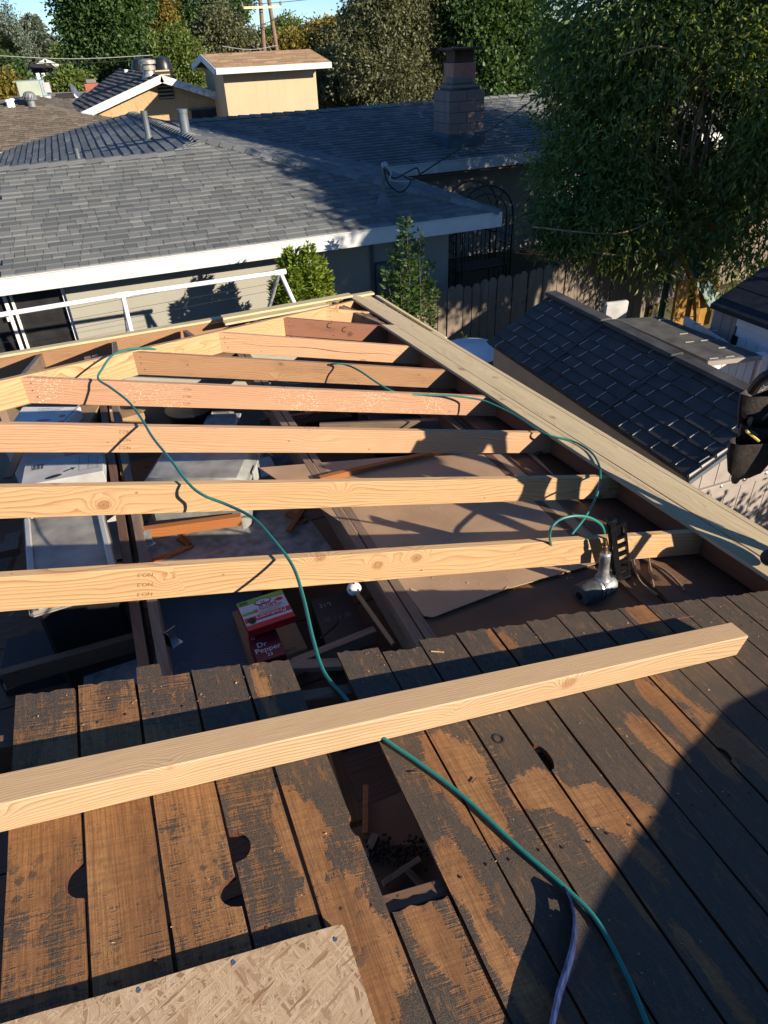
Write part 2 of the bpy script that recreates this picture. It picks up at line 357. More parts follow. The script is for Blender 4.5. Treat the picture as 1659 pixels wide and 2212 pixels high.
def shingle_mat(name, stops, grain=130.0, streak=0.25):
    g = G(name); P = g.pos(); f = g.math('FRACT', g.math('ADD', g.rnd(), g.isl()))
    col = g.ramp(f, stops)
    gr = g.noise(P, grain, 3.0, 0.8); col = g.mix(g.mapr(gr, 0.35, 0.65, 0.0, 0.55), col, tuple(c * 0.45 for c in stops[0][1]))
    col = g.mix(g.mapr(g.noise(P, 1.1, 4.0), 0.4, 0.7, 0, streak), col, tuple(c * 0.7 for c in stops[0][1]))
    g.bump(gr, 0.5, 0.004); return g.out(col, 0.92, 0, 0.15)
M['shingle'] = shingle_mat('grey_shingle', [(0, (0.140, 0.146, 0.145)), (0.35, (0.172, 0.178, 0.175)), (0.65, (0.20, 0.206, 0.20)), (1, (0.245, 0.25, 0.24))])
M['shingle_taupe'] = shingle_mat('taupe_shingle', [(0, (0.13, 0.105, 0.08)), (0.5, (0.19, 0.155, 0.12)), (1, (0.25, 0.21, 0.165))])
M['shingle_dark'] = shingle_mat('dark_grey_shingle', [(0, (0.10, 0.095, 0.085)), (0.5, (0.145, 0.135, 0.12)), (1, (0.18, 0.165, 0.15))])
M['shingle_brown'] = shingle_mat('brown_shingle', [(0, (0.25, 0.165, 0.10)), (0.5, (0.33, 0.225, 0.145)), (1, (0.41, 0.29, 0.195))])
M['shingle_far'] = shingle_mat('far_brown_shingle', [(0, (0.06, 0.038, 0.032)), (1, (0.12, 0.08, 0.065))], 20)
M['shingle_silver'] = shingle_mat('far_silver_shingle', [(0, (0.24, 0.26, 0.27)), (1, (0.34, 0.36, 0.37))], 20)
M['shingle_rose'] = shingle_mat('far_rose_shingle', [(0, (0.27, 0.20, 0.16)), (1, (0.4, 0.31, 0.25))], 20)
def wallmat(name, col, bump=0.5, scale=26.0, stain=0.15, dist=0.01, streak=False):
    g = G(name); P = g.pos(); n = g.noise(P, scale, 5.0, 0.65); s = g.noise(g.vmul(P, (1, 1, 0.5)), 1.4, 5.0, 0.6)
    c = g.mix(g.mapr(s, 0.4, 0.75, 0, stain * 2), col, tuple(k * 0.7 for k in col))
    c = g.mix(g.mapr(n, 0.35, 0.6, stain, 0), c, tuple(k * 0.6 for k in col))
    if streak: c = g.mix(g.mapr(g.noise(g.vmul(P, (9, 9, .5)), 1.0, 4.0), .5, .7, 0, .35), c, tuple(k * .75 for k in col))
    g.bump(n, bump, dist); return g.out(c, 0.9, 0, 0.15)
M['stucco'] = wallmat('pale_stucco', (0.315, 0.30, 0.25), 0.35, 60.0)
M['stucco_tan'] = wallmat('tan_stucco', (0.48, 0.325, 0.175), 1.0, 5.0, 0.3, 0.05)
M['tower_wall'] = wallmat('yellow_plaster', (0.50, 0.385, 0.245), 0.25, 20.0, 0.15, 0.01, True)
M['yellow_wall'] = plain('pale_yellow_siding', (0.72, 0.62, 0.32), 0.8)
M['blue_wall'] = plain('pale_blue_siding', (0.5, 0.52, 0.53), 0.8)
M['white'] = plain('white_paint', (0.54, 0.535, 0.515), 0.5, var=0.06, bump=0.1)
M['white_peel'] = plain('peeling_white_paint', (0.66, 0.63, 0.58), 0.7, var=0.3, scale=9.0, bump=0.3)
M['pvc'] = plain('white_pipe', (0.76, 0.77, 0.78), 0.35, var=0.05)
M['pvc_grey'] = plain('scuffed_grey_pipe', (0.28, 0.28, 0.28), 0.5, var=0.4, scale=20)
M['vinyl'] = plain('white_window_frame', (0.78, 0.78, 0.76), 0.35, var=0.04)
M['screen'] = plain('dark_window_screen', (0.02, 0.02, 0.021), 0.35, var=0.2)
M['vent'] = plain('painted_vent_metal', (0.10, 0.115, 0.125), 0.5, var=0.15)
M['galv'] = plain('galvanised_steel', (0.42, 0.43, 0.44), 0.38, 0.85, var=0.2, scale=14)
M['rust'] = plain('stained_flue_metal', (0.36, 0.33, 0.29), 0.5, 0.5, var=0.35, scale=9)
M['block'] = wallmat('rosy_block', (0.29, 0.205, 0.175), 0.7, 34.0, 0.35)
M['clay'] = plain('terracotta_flue', (0.42, 0.175, 0.12), 0.8, var=0.15, bump=0.2)
M['mortar'] = wallmat('grey_mortar', (0.22, 0.19, 0.165), 0.8, 40.0, 0.3)
M['flash'] = plain('blue_grey_flashing', (0.07, 0.10, 0.125), 0.5, var=0.2)
M['black_iron'] = plain('black_iron', (0.012, 0.012, 0.013), 0.45, 0.2, var=0.2)
M['rust_iron'] = plain('rusty_iron', (0.10, 0.05, 0.03), 0.8, 0.2, var=0.3)
M['cable'] = plain('black_cable', (0.012, 0.012, 0.013), 0.6)
M['cable_grey'] = plain('grey_cable', (0.3, 0.3, 0.29), 0.6)
M['picket'] = lumber('weathered_picket', (0.23, 0.18, 0.135), (0.14, 0.105, 0.075), (0.035, 0.024, 0.018), freq=60, kx=1.3, dirt=0.35)
M['resin'] = plain('black_resin_tile', (0.060, 0.057, 0.055), 0.75, var=0.25, scale=5, bump=0.15, bs=120, spec=0.3)
M['resin_rib'] = plain('sunlit_joint_strip', (0.40, 0.37, 0.33), 0.6, var=0.1)  # pale colour stands for tile edges catching the sun
M['resin_wall'] = plain('taupe_resin_panel', (0.30, 0.255, 0.225), 0.6, var=0.08)
M['resin_white'] = plain('off_white_resin_panel', (0.72, 0.69, 0.64), 0.5, var=0.05)
M['resin_grey'] = plain('grey_resin_tile', (0.105, 0.10, 0.09), 0.65, var=0.2)
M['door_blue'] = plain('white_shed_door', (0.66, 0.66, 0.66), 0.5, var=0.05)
M['felt'] = plain('black_roof_felt', (0.016, 0.020, 0.028), 0.8, var=0.35, scale=9, bump=0.4)
M['ground'] = None
M['hardboard'] = plain('brown_hardboard', (0.40, 0.26, 0.155), 0.5, var=0.12, scale=3, bump=0.05)
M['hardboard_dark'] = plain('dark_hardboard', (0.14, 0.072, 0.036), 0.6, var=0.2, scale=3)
M['hose'] = None
M['brass'] = plain('brass', (0.40, 0.27, 0.12), 0.4, 0.9, var=0.2)
M['alu'] = plain('scuffed_cast_aluminium', (0.50, 0.51, 0.50), 0.36, 0.75, var=0.35, scale=26)
M['tool_grey'] = plain('grey_rubbery_plastic', (0.055, 0.06, 0.066), 0.5, var=0.3, scale=18, bump=0.1)
M['tool_black'] = plain('black_tool_metal', (0.012, 0.012, 0.013), 0.32, 0.3, var=0.3, scale=20)
M['steel'] = plain('bright_steel', (0.6, 0.6, 0.6), 0.3, 0.95)
M['blue_bar'] = plain('scuffed_blue_paint', (0.020, 0.032, 0.10), 0.4, 0.1, var=0.35, scale=40)
M['leather'] = plain('dark_worn_leather', (0.016, 0.010, 0.008), 0.6, var=0.4, scale=14, bump=0.3)
M['leather_edge'] = plain('brown_leather_trim', (0.03, 0.015, 0.010), 0.6, var=0.3)
M['handle_wood'] = plain('worn_hickory', (0.16, 0.085, 0.035), 0.5, var=0.4, scale=20)
M['yellow'] = plain('yellow_plastic', (0.62, 0.42, 0.03), 0.4)
M['red'] = plain('red_print', (0.55, 0.02, 0.02), 0.5)
M['cloth_dark'] = plain('dark_work_cloth', (0.02, 0.021, 0.026), 0.9, var=0.3, bump=0.3, bs=300)
M['skin'] = plain('skin', (0.42, 0.22, 0.14), 0.55, var=0.08)
M['hair'] = plain('dark_hair', (0.012, 0.009, 0.007), 0.6)
M['boot'] = plain('dark_boot', (0.02, 0.018, 0.02), 0.6, var=0.3)
M['card_white'] = plain('white_cardboard', (0.62, 0.62, 0.62), 0.7, var=0.06)
M['card_grey'] = plain('soiled_white_cardboard', (0.40, 0.385, 0.37), 0.8, var=0.15)
M['card_brown'] = plain('brown_cardboard', (0.30, 0.19, 0.105), 0.85, var=0.12)
M['ink'] = plain('black_ink', (0.02, 0.02, 0.02), 0.7)
M['stamp'] = plain('faded_grade_stamp', (0.24, 0.115, 0.055), 0.7)
M['tote'] = plain('dusty_grey_tote', (0.24, 0.24, 0.225), 0.35, var=0.25, scale=7)
M['lid'] = plain('dusty_tray_lid', (0.27, 0.25, 0.21), 0.45, var=0.25, scale=6)
M['lid_clear'] = plain('milky_plastic', (0.36, 0.36, 0.35), 0.3, var=0.1)
M['dusty_white'] = plain('dusty_white_panel', (0.30, 0.28, 0.255), 0.7, var=0.3, scale=14)
M['corr'] = plain('grey_corrugated_sheet', (0.14, 0.15, 0.165), 0.5, var=0.1)
M['green_print'] = plain('green_carton_print', (0.24, 0.42, 0.06), 0.5)
M['maroon'] = plain('maroon_carton', (0.14, 0.012, 0.022), 0.4)
M['white_ink'] = plain('white_ink', (0.75, 0.75, 0.75), 0.6)
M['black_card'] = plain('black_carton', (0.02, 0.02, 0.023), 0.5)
M['ball'] = plain('white_ball_plastic', (0.72, 0.71, 0.68), 0.45)
M['stick'] = plain('pale_stick', (0.36, 0.21, 0.10), 0.6)
M['pot'] = plain('black_pot_plastic', (0.014, 0.014, 0.015), 0.35)
M['can_blue'] = plain('blue_grey_cap', (0.05, 0.09, 0.12), 0.4)
M['green_plastic'] = plain('green_play_plastic', (0.015, 0.07, 0.055), 0.45)
M['orange_plastic'] = plain('ochre_play_plastic', (0.30, 0.15, 0.025), 0.45)
M['pole'] = plain('utility_pole_wood', (0.20, 0.125, 0.085), 0.85, var=0.2)
M['brick'] = plain('red_brick', (0.48, 0.13, 0.075), 0.85, var=0.2, scale=20)
M['hvac'] = plain('sage_metal_cabinet', (0.33, 0.37, 0.29), 0.55, var=0.08, scale=2)
M['hvac_blue'] = plain('blue_grey_base', (0.28, 0.34, 0.38), 0.5, var=0.08)
M['slab'] = plain('concrete_slab', (0.20, 0.19, 0.18), 0.9, var=0.2)
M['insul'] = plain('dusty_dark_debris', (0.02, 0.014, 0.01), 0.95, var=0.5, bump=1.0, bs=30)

g = G('green_hose'); P = g.pos()
w = g.math('FRACT', g.math('ADD', g.math('MULTIPLY', g.noise(P, 300.0, 2.0), 0.5), g.math('MULTIPLY', g.sep(P)[1], 160.0)))
M['hose'] = g.out(g.mix(g.mapr(g.noise(P, 25.0, 4.0), 0.5, 0.8, 0, 0.5), g.mix(w, (0.014, 0.135, 0.112), (0.028, 0.20, 0.165)), (0.03, 0.07, 0.06)), 0.38)
g = G('yard_ground'); P = g.pos(); a = g.noise(P, 0.6, 6.0, 0.65); b = g.noise(P, 9.0, 5.0, 0.7)
c = g.ramp(a, [(0.35, (0.075, 0.055, 0.035)), (0.55, (0.05, 0.05, 0.025)), (0.75, (0.035, 0.05, 0.018))])
g.bump(b, 0.6, 0.05); M['ground'] = g.out(g.mix(g.mapr(b, 0.4, 0.7, 0, 0.5), c, (0.12, 0.085, 0.05)), 0.95, 0, 0.1)
def leafmat(name, lo, mid, hi, trans=0.35, rough=0.5, spot=None):
    g = G(name); r = g.isl(); P = g.pos(); f = g.math('ADD', g.math('MULTIPLY', r, 0.6), g.math('MULTIPLY', g.noise(P, 0.9, 3.0), 0.5))
    col = g.ramp(f, [(0.22, lo), (0.55, mid), (0.88, hi)])
    if spot: col = g.mix(g.mapr(g.noise(P, 0.35, 2.0), 0.5, 0.62, 0, 0.85), col, spot)
    g.out(col, rough, 0, 0.35)
    tr = g.n('BsdfTranslucent'); g.put(tr.inputs[0], g.mix(1.0, col, (1.5, 1.35, 0.6), 'MULTIPLY'))
    ms = g.n('MixShader'); ms.inputs[0].default_value = trans
    g.t.links.new(g.b.outputs[0], ms.inputs[1]); g.t.links.new(tr.outputs[0], ms.inputs[2])
    g.t.links.new(ms.outputs[0], g.t.nodes['Material Output'].inputs[0]); return g.m
M['leaf_ash'] = leafmat('ash_leaf', (0.060, 0.105, 0.030), (0.10, 0.165, 0.045), (0.26, 0.31, 0.085), 0.42)
M['leaf_dark'] = leafmat('dark_leaf', (0.028, 0.062, 0.018), (0.050, 0.098, 0.024), (0.095, 0.155, 0.038))
M['leaf_mid'] = leafmat('mid_leaf', (0.065, 0.105, 0.022), (0.115, 0.165, 0.034), (0.19, 0.23, 0.055))
M['leaf_olive'] = leafmat('olive_leaf', (0.075, 0.085, 0.042), (0.12, 0.13, 0.065), (0.185, 0.19, 0.095))
M['leaf_gold'] = leafmat('autumn_leaf', (0.11, 0.11, 0.022), (0.19, 0.16, 0.03), (0.29, 0.20, 0.045))
M['leaf_blue'] = leafmat('grey_green_needles', (0.09, 0.115, 0.085), (0.13, 0.16, 0.115), (0.17, 0.20, 0.14), 0.2)
M['leaf_shrub'] = leafmat('privet_leaf', (0.08, 0.13, 0.015), (0.15, 0.22, 0.025), (0.27, 0.33, 0.045))
M['leaf_shrub2'] = leafmat('dark_privet_leaf', (0.035, 0.075, 0.018), (0.065, 0.12, 0.026), (0.11, 0.17, 0.038))
M['chalk'] = plain('faded_red_chalk', (0.32, 0.10, 0.055), 0.9, var=0.4, scale=40)
M['crate'] = plain('grey_white_bin', (0.42, 0.41, 0.385), 0.6, var=0.15)
M['turbine'] = plain('dull_turbine_metal', (0.20, 0.21, 0.22), 0.6, 0.3, var=0.2)
M['tarp'] = plain('shade_pile_tarp', (0.10, 0.075, 0.05), 0.6, var=0.2, bump=0.4, bs=8)
M['bark'] = plain('grey_bark', (0.12, 0.09, 0.065), 0.95, var=0.35, scale=9, bump=0.8, bs=20)
M['bark_pale'] = plain('pale_bare_branch', (0.30, 0.21, 0.13), 0.9, var=0.3, scale=9)

# ================================================================ the setting
rng = random.Random(7); nr = np.random.default_rng(11)
bm = bmesh.new(); bm.faces.new([bm.verts.new(p) for p in ((-700, -700, 0), (700, -700, 0), (700, 700, 0), (-700, 700, 0))])
tag(obj('ground', bm, M['ground']), kind='structure')

# ================================================================ shingled roof planes
def clip_rect(poly, x0, x1, y0, y1):
    for ax, lim, sg in ((0, x0, 1), (0, x1, -1), (1, y0, 1), (1, y1, -1)):
        out = []
        for i in range(len(poly)):
            a, b = poly[i - 1], poly[i]; da, db = (a[ax] - lim) * sg, (b[ax] - lim) * sg
            if (da >= 0) != (db >= 0):
                t = da / (da - db); out.append((a[0] + (b[0] - a[0]) * t, a[1] + (b[1] - a[1]) * t))
            if db >= 0: out.append(b)
        poly = out
        if len(poly) < 3: return []
    return poly
def tabs(poly3, cdir, expo=0.145, lens=(0.12, 0.17, 0.22, 0.29), thick=0.02, seed=1):
    """tabs covering a convex roof polygon; returns (corner list in 3D lower+upper, centre)"""
    rg = random.Random(seed); P = [Vector(p) for p in poly3]; x = Vector(cdir).normalized()
    n = (P[1] - P[0]).cross(P[2] - P[0]).normalized()
    if n.z < 0: n = -n
    y = n.cross(x)
    if y.z < 0: x, y = -x, n.cross(-x)
    o = P[0]; q = [((p - o).dot(x), (p - o).dot(y)) for p in P]
    xs = [a for a, b in q]; ys = [b for a, b in q]; res = []
    k = 0; yy = min(ys)
    while yy < max(ys):
        xx = min(xs) - rg.random() * 0.3
        while xx < max(xs):
            L = rg.choice(lens); pc = clip_rect(q, xx + 0.003, xx + L - 0.003, yy, yy + expo)
            if len(pc) >= 3:
                lift = thick * (0.7 + 0.6 * rg.random()); lo = []; 
                top = [o + x * a + y * b + n * (0.004 + lift * (1 - (b - yy) / expo)) for a, b in pc]
                bot = [o + x * a + y * b - n * 0.002 for a, b in pc]
                c = sum(top, Vector()) / len(top); res.append((top, bot, c))
            xx += L
        yy += expo; k += 1
    return res
def tabs_mesh(bm, t):
    a = [bm.verts.new(p) for p in t[0]]; b = [bm.verts.new(p) for p in t[1]]
    bm.faces.new(a)
    for i in range(len(a)): bm.faces.new((b[i - 1], b[i], a[i], a[i - 1]))
def inframe(p):
    c = CAM.T @ np.array([p.x, p.y, p.z - EYE])
    if c[2] <= 0.1: return False
    u = 829.5 + 1500 * c[0] / c[2]; v = 1106 + 1500 * c[1] / c[2]
    return -20 < u < 1680 and -20 < v < 2230
def lay_tabs(alltabs, parent, mat, n_parts):
    vis = [t for t in alltabs if inframe(t[2])]
    vis.sort(key=lambda t: (t[2] - Vector((0, 0, EYE))).length); own = vis[:n_parts]; rest = vis[n_parts:]
    ids = {id(t) for t in own}
    for t in own:
        b = bmesh.new(); tabs_mesh(b, t); bmesh.ops.recalc_face_normals(b, faces=b.faces); obj('shingle', b, mat, parent)
    if rest:
        b = bmesh.new()
        for t in rest: tabs_mesh(b, t)
        bmesh.ops.recalc_face_normals(b, faces=b.faces)
        tag(obj('shingle_courses', b, mat, parent), kind='stuff')
def caps(p, q, parent, mat, step=0.2, w=0.15, name='ridge_cap', drop=0.05, every=True):
    """overlapping bent caps along a ridge or hip"""
    p, q = Vector(p), Vector(q); L = (q - p).length; x = (q - p).normalized(); y = Vector((0, 0, 1)).cross(x).normalized(); z = x.cross(y)
    n = max(1, int(L / step))
    for i in range(n):
        a = p + x * (L * i / n); e = L / n * 1.12; bm = bmesh.new(); r = []
        for (s, lift) in ((0.0, 0.034), (e, 0.016)):
            r.append([bm.verts.new(a + x * s + y * yy_ + z * (zz_ + lift)) for yy_, zz_ in ((-w, -drop), (-w * .4, 0.0), (w * .4, 0.0), (w, -drop))])
        for k in range(3): bm.faces.new((r[0][k], r[1][k], r[1][k + 1], r[0][k + 1]))
        lo = [bm.verts.new(v.co - z * 0.03) for v in r[0]]
        for k in range(3): bm.faces.new((r[0][k + 1], lo[k + 1], lo[k], r[0][k]))
        obj(name, bm, mat, parent)

# ================================================================ our house: old deck, new frame
HOUSE = thing('house', 'house in the foreground with its roof half stripped, bare rafters and old tarred planks', 'house', (1.0, 3.0, 0))
OFF = -0.021                                  # rafter tops lie one plank below the deck face
def rz_(x): return dz(x) + OFF
RA = [  # v-left, v-right in the photo give each rafter's y; material; label
    ((0, 1232), (1470, 1145), 'fir', 'new yellow rafter nearest the old deck, nail gun leaning on it'),
    ((0, 1040), (1290, 1028), 'fir', 'new yellow rafter second from the old deck'),
    ((0, 908), (1170, 932), 'fir_pink', 'pinkish rafter with faint grade stamps'),
    ((45, 812), (1060, 853), 'fir_speck', 'pinkish rafter speckled with pale paint drops'),
    ((290, 755), (965, 799), 'brown_rafter', 'brown aged rafter fifth from the old deck'),
    ((475, 713), (895, 749), 'fir_pink', 'pinkish rafter split along its length'),
    ((610, 684), (835, 703), 'red_rafter', 'short dark reddish old rafter with a round stain'),
    ((705, 664), (800, 676), 'fir', 'shortest pale jack rafter near the corner')]
hipA = D(20, 818, OFF); hipB = D(786, 645, OFF)
def hip_y(x): return hipA.y + (hipB.y - hipA.y) * (x - hipA.x) / (hipB.x - hipA.x)
def eave_x(y): return 2.49 + (6.76 - y) * 0.1317
RY = []
for i, (a, b, mt, lb) in enumerate(RA):
    y = 0.5 * (D(*a, OFF).y + D(*b, OFF).y) - 0.019
    if i == 7: y = RY[-1] + 0.44
    RY.append(y)
    x0 = -1.7 if i < 3 else hipA.x + (y - hipA.y) * (hipB.x - hipA.x) / (hipB.y - hipA.y)
    x1 = eave_x(y) - 0.06
    o = board('rafter', (x0, y, rz_(x0)), (x1, y, rz_(x1)), 0.038, 0.152, M[mt], HOUSE, skew0=(0 if i < 3 else -0.03), skew1=0.03); o['label'] = lb
# faded grade stamps on the pinkish rafter and on the nearest one
def stamp(i, x, s=0.032):
    y = RY[i] - 0.019 - 0.0012; ax = Vector((1, 0, -0.25)).normalized(); az = Vector((0, -1, 0)); ay = az.cross(ax)
    mm = Matrix((-ax, -ay, az)).transposed().to_4x4()
    for k in range(3):
        mm2 = mm.copy(); mm2.translation = Vector((x, y, rz_(x))) + ay * (-0.03 - 0.046 * k); lettering('NO.2', s * .8, M['stamp'], HOUSE, mm2, 'grade_stamp')
stamp(2, -0.10); stamp(0, -0.13); stamp(3, 0.30, .026)
# a long split in the sixth rafter, ring stains on the red one
def on_face(i, x, h): return Vector((x, RY[i] - .0197, rz_(x) - h))
bm = bmesh.new(); n_ = 14; pts_ = [(on_face(5, .85 + 1.35 * k / n_, .072 + .008 * math.sin(k * .9) + .018 * k / n_), .0028 * (1 - abs(k / n_ - .5) * 1.7)) for k in range(n_ + 1)]
vs_ = [(bm.verts.new(p + Vector((0, 0, w))), bm.verts.new(p - Vector((0, 0, w)))) for p, w in pts_]
for a, b in zip(vs_, vs_[1:]): bm.faces.new((a[0], a[1], b[1], b[0]))
obj('split', bm, M['leather_edge'], HOUSE)
for (u, v, r0) in ((713, 703, .028), (745, 712, .026)):
    p = Yp(u, v, RY[6] - .0199); obj('ring_stain', tube([p + Vector((r0 * math.cos(a), 0, r0 * .8 * math.sin(a))) for a in [k * .42 for k in range(2, 13)]], [.0015 + .003 * math.sin(k * .3) for k in range(11)], 5), M['leather'], HOUSE)
# hip rafter, in line with the corner
e = (hipB - hipA).normalized()
o = board('hip_rafter', hipA - e * 1.3 + Vector((0, 0, .004)), hipB + Vector((0, 0, .004)), 0.04, 0.165, M['fir'], HOUSE); o['label'] = 'pale hip rafter running diagonally to the corner'
# jacks on the far side of the hip
EAVE_Y = 6.66
def far_z(y): return hipB.z + (hipB.y - y) * 0.25
for x, mt in ((-0.72, 'grey_wood'), (-0.08, 'grey_wood'), (0.56, 'brown_rafter'), (1.2, 'grey_wood'), (1.8, 'fir')):
    y0 = hip_y(x) + 0.03
    board('jack_rafter', (x, y0, far_z(y0) - .01), (x, EAVE_Y - 0.02, far_z(EAVE_Y) - .01), 0.04, 0.14, M[mt], HOUSE)
for x in (-0.31, -0.25):
    board('post_end', (x, 6.0, dz(0.6) - .50), (x, 6.0, dz(0.6) - 0.33), 0.05, 0.09, M['grey_wood'], HOUSE, up=(0, 1, 0))
# far eave: brown sub fascia, pale drip board on its top
ze = far_z(EAVE_Y)
board('fascia_board', (-2.4, EAVE_Y + 0.01, ze + 0.0), (2.45, EAVE_Y + 0.10, ze + 0.0), 0.03, 0.19, M['brown_rafter'], HOUSE)
o = board('edge_strip', (-2.4, EAVE_Y - .005, ze + 0.026), (2.52, EAVE_Y + 0.105, ze + 0.026), 0.075, 0.022, M['pine_yellow'], HOUSE); o['label'] = 'pale strip along the far eave'
for k, (u0, v0, u1, v1) in enumerate(((520, 690, 770, 651), (523, 695, 735, 667))):
    a = D(u0, v0); b = D(u1, v1)
    board('starter_board', (a.x, 6.60 - .09 * k, ze + .05 + .024 * (1 - k)), (b.x, 6.66 - .09 * k, ze + .05 + .024 * (1 - k)), 0.10, 0.02, M['pine_yellow'], HOUSE)
# right eave: boards laid over the rafter tails
ed = Vector((0.1317, -1, -0.25 * 0.1317)).normalized(); sx = Vector((1, 0.13, -0.25)).normalized()
p0 = D(800, 638); p0 = Vector((p0.x, p0.y, dz(p0.x)))
for k, (st, en, w, mt) in enumerate(((0.0, 5.6, .145, 'pine_grey'), (0.02, 5.4, .145, 'pine_grey'), (1.02, 5.3, .145, 'pine_grey'))):
    c = p0 - sx * (0.075 + 0.151 * k) + ed * st; en = c + ed * (en - st)
    board('sheathing_board', c + Vector((0, 0, .004 * k - .003)), en + Vector((0, 0, .006 * (k % 2))), w, 0.021, M[mt], HOUSE, up=(.25, 0, 1))
board('sheathing_board', p0 - sx * -0.03 + ed * 1.15, p0 + sx * 0.03 + ed * 5.6, .06, 0.02, M['pine_grey'], HOUSE, up=(.25, 0, 1))
board('edge_strip', p0 + sx * 0.14 + ed * -0.1 + Vector((0, 0, -.02)), p0 + sx * 0.11 + ed * 1.25 + Vector((0, 0, -.02)), 0.05, 0.02, M['pine_yellow'], HOUSE, up=(.25, 0, 1))
board('fascia_board', (eave_x(6.7) + .0, 6.7, dz(eave_x(6.7)) - .03), (eave_x(0.9) + .0, 0.9, dz(eave_x(.9)) - .03), 0.03, 0.15, M['pine_grey'], HOUSE)
# red blocks between the rafter tails, and the old rafters ends sistered in the corner
for i in range(-1, 7):
    y0 = (RY[i] if i >= 0 else 1.62) + 0.03; y1 = RY[i + 1] - 0.025
    xa, xb = eave_x(y0) - 0.33, eave_x(y1) - 0.33
    board('rafter_block', (xa, y0, rz_(xa) - .012), (xb, y1, rz_(xb) - .012), 0.038, 0.14, M['red_rafter'], HOUSE)
for k in (0, 1):
    y = RY[7] + 0.16 + 0.13 * k; x = eave_x(y) - .52; board('corner_jack', (x, y, rz_(x) - .01), (eave_x(y - .5) - .3, y - .5, rz_(eave_x(y - .5) - .3) - .01), 0.035, 0.12, M['old_wood' if k else 'grey_wood'], HOUSE)
# the remaining old plank deck
X0, PW = -0.528, 0.1583
hole = (5, D(865, 1965).y, 9.9)
def bites(k):
    """edge bites: (side, y, half length, depth)"""
    b = []
    for (u, v, side, col, hl, dp) in [(190, 1898, 1, 0, .045, .036), (508, 1830, -1, 3, .042, .045), (520, 1922, 1, 2, .038, .042), (1085, 1655, -1, 9, .05, .028), (1535, 1637, -1, 13, .03, .02), (725, 1795, 1, 4, .03, .012)]:
        if col == k: b.append((side, D(u, v).y, hl, dp))
    return b
NP = 21
for k in range(NP):
    xa = X0 + PW * k; xb = xa + PW - (0.007 if k not in (4,) else 0.007) - 0.004 * rng.random()
    front = 1.645 + (0.0 if k < 7 else 0.05 * min(1, (k - 7) / 4)) + rng.uniform(-.008, .008)
    if k == 6: front += .01
    if k == 7: front -= .012
    spans = [(-1.6, front)]
    if k == 5: spans = [(-1.6, D(925, 1947).y)]
    tar = [.44, .38, .41, .55, .66, .56, .66, .62, .68, .7, .72, .72, .70, .70, .72, .74, .72, .7, .6, .66, .66][k]
    for (ya, yb) in spans:
        L = []; Rr = []
        n = 24
        for i in range(n + 1):
            y = ya + (yb - ya) * i / n; L.append((xa + rng.uniform(-.0012, .0012), y)); Rr.append((xb + rng.uniform(-.0012, .0012), y))
        for (side, yc, hl, dp) in bites(k):
            line = L if side < 0 else Rr; keep = [p for p in line if abs(p[1] - yc) > hl]
            base = xa if side < 0 else xb
            arc = [(base - side * dp * (max(0, 1 - t * t) ** .5), yc + hl * t) for t in [q / 9 for q in range(-9, 10)]]
            keep += arc; keep += [(base, yc - hl * 1.02), (base, yc + hl * 1.02)]; keep.sort(key=lambda p: p[1])
            if side < 0: L = keep
            else: Rr = keep
        edge = []
        m = 9
        for i in range(1, m): 
            t = i / m; edge.append((xa + (xb - xa) * t, yb + rng.uniform(-.006, .005)))
        if k == 2: edge = [(xa + .004, yb + .05), (xa + .03, yb + .052), (xa + .07, yb + .054), (xa + .072, yb - .002)] + edge[5:]
        outline = L + edge + Rr[::-1]
        sag = rng.uniform(-.002, .002); bm = bmesh.new(); th = .02
        a = [bm.verts.new((x, y, dz(x) + sag)) for x, y in outline]; b_ = [bm.verts.new((x, y, dz(x) + sag - th)) for x, y in outline]
        bm.faces.new(a); bm.faces.new(b_[::-1])
        for i in range(len(a)): bm.faces.new((a[i - 1], b_[i - 1], b_[i], a[i]))
        bmesh.ops.recalc_face_normals(bm, faces=bm.faces)
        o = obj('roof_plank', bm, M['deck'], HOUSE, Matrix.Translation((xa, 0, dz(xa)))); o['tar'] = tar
# old nail heads in rows over the buried rafters
nail0 = None
for k in range(NP):
    for yy_ in (1.5, .8):
        for fx2 in (.25, .75):
            x = X0 + PW * (k + fx2) + rng.uniform(-.012, .012); y = yy_ + rng.uniform(-.012, .012)
            if k == 5 and y > .9: continue
            Mn = Matrix.Translation((x, y, dz(x) + .0016))
            if nail0 is None: nail0 = obj('nail_head', lathe([(.0045, 0), (.0045, .0012), (.003, .0018)], 8), M['rust_iron'], HOUSE, Mn, local=True)
            else: copyof(nail0, Mn, HOUSE)
# a loose knot, a raised shim and splinters on the planks
p = D(1077, 1596)
o = obj('loose_knot', lathe([(.019, -.002), (.019, .0012), (.014, .0014), (.014, -.002)], 20, frame(p, p + Vector((1, 0, -.25)), p + Vector((0, 1, 0)))), M['ink'], HOUSE)
for (u, v, a, L_) in ((1385, 1560, .12, .05), (1185, 1495, .2, .03), (1455, 1330, .1, .02), (960, 1408, 1.3, .05)):
    p = D(u, v, .003); q = p + Vector((-math.sin(a), math.cos(a), .25 * math.sin(a))) * L_
    board('splinter', p, q, .005, .003, M['fir'], HOUSE, up=(.25, 0, 1))
for (u, v, dx_, dy_) in ((905, 1668, -.025, .004), (1020, 1690, .02, .01)):
    p = D(u, v, .004); obj('nail', tube([p, p + Vector((dx_, dy_, -dx_ * .25 + .002))], .0022, 6), M['rust_iron'], HOUSE)
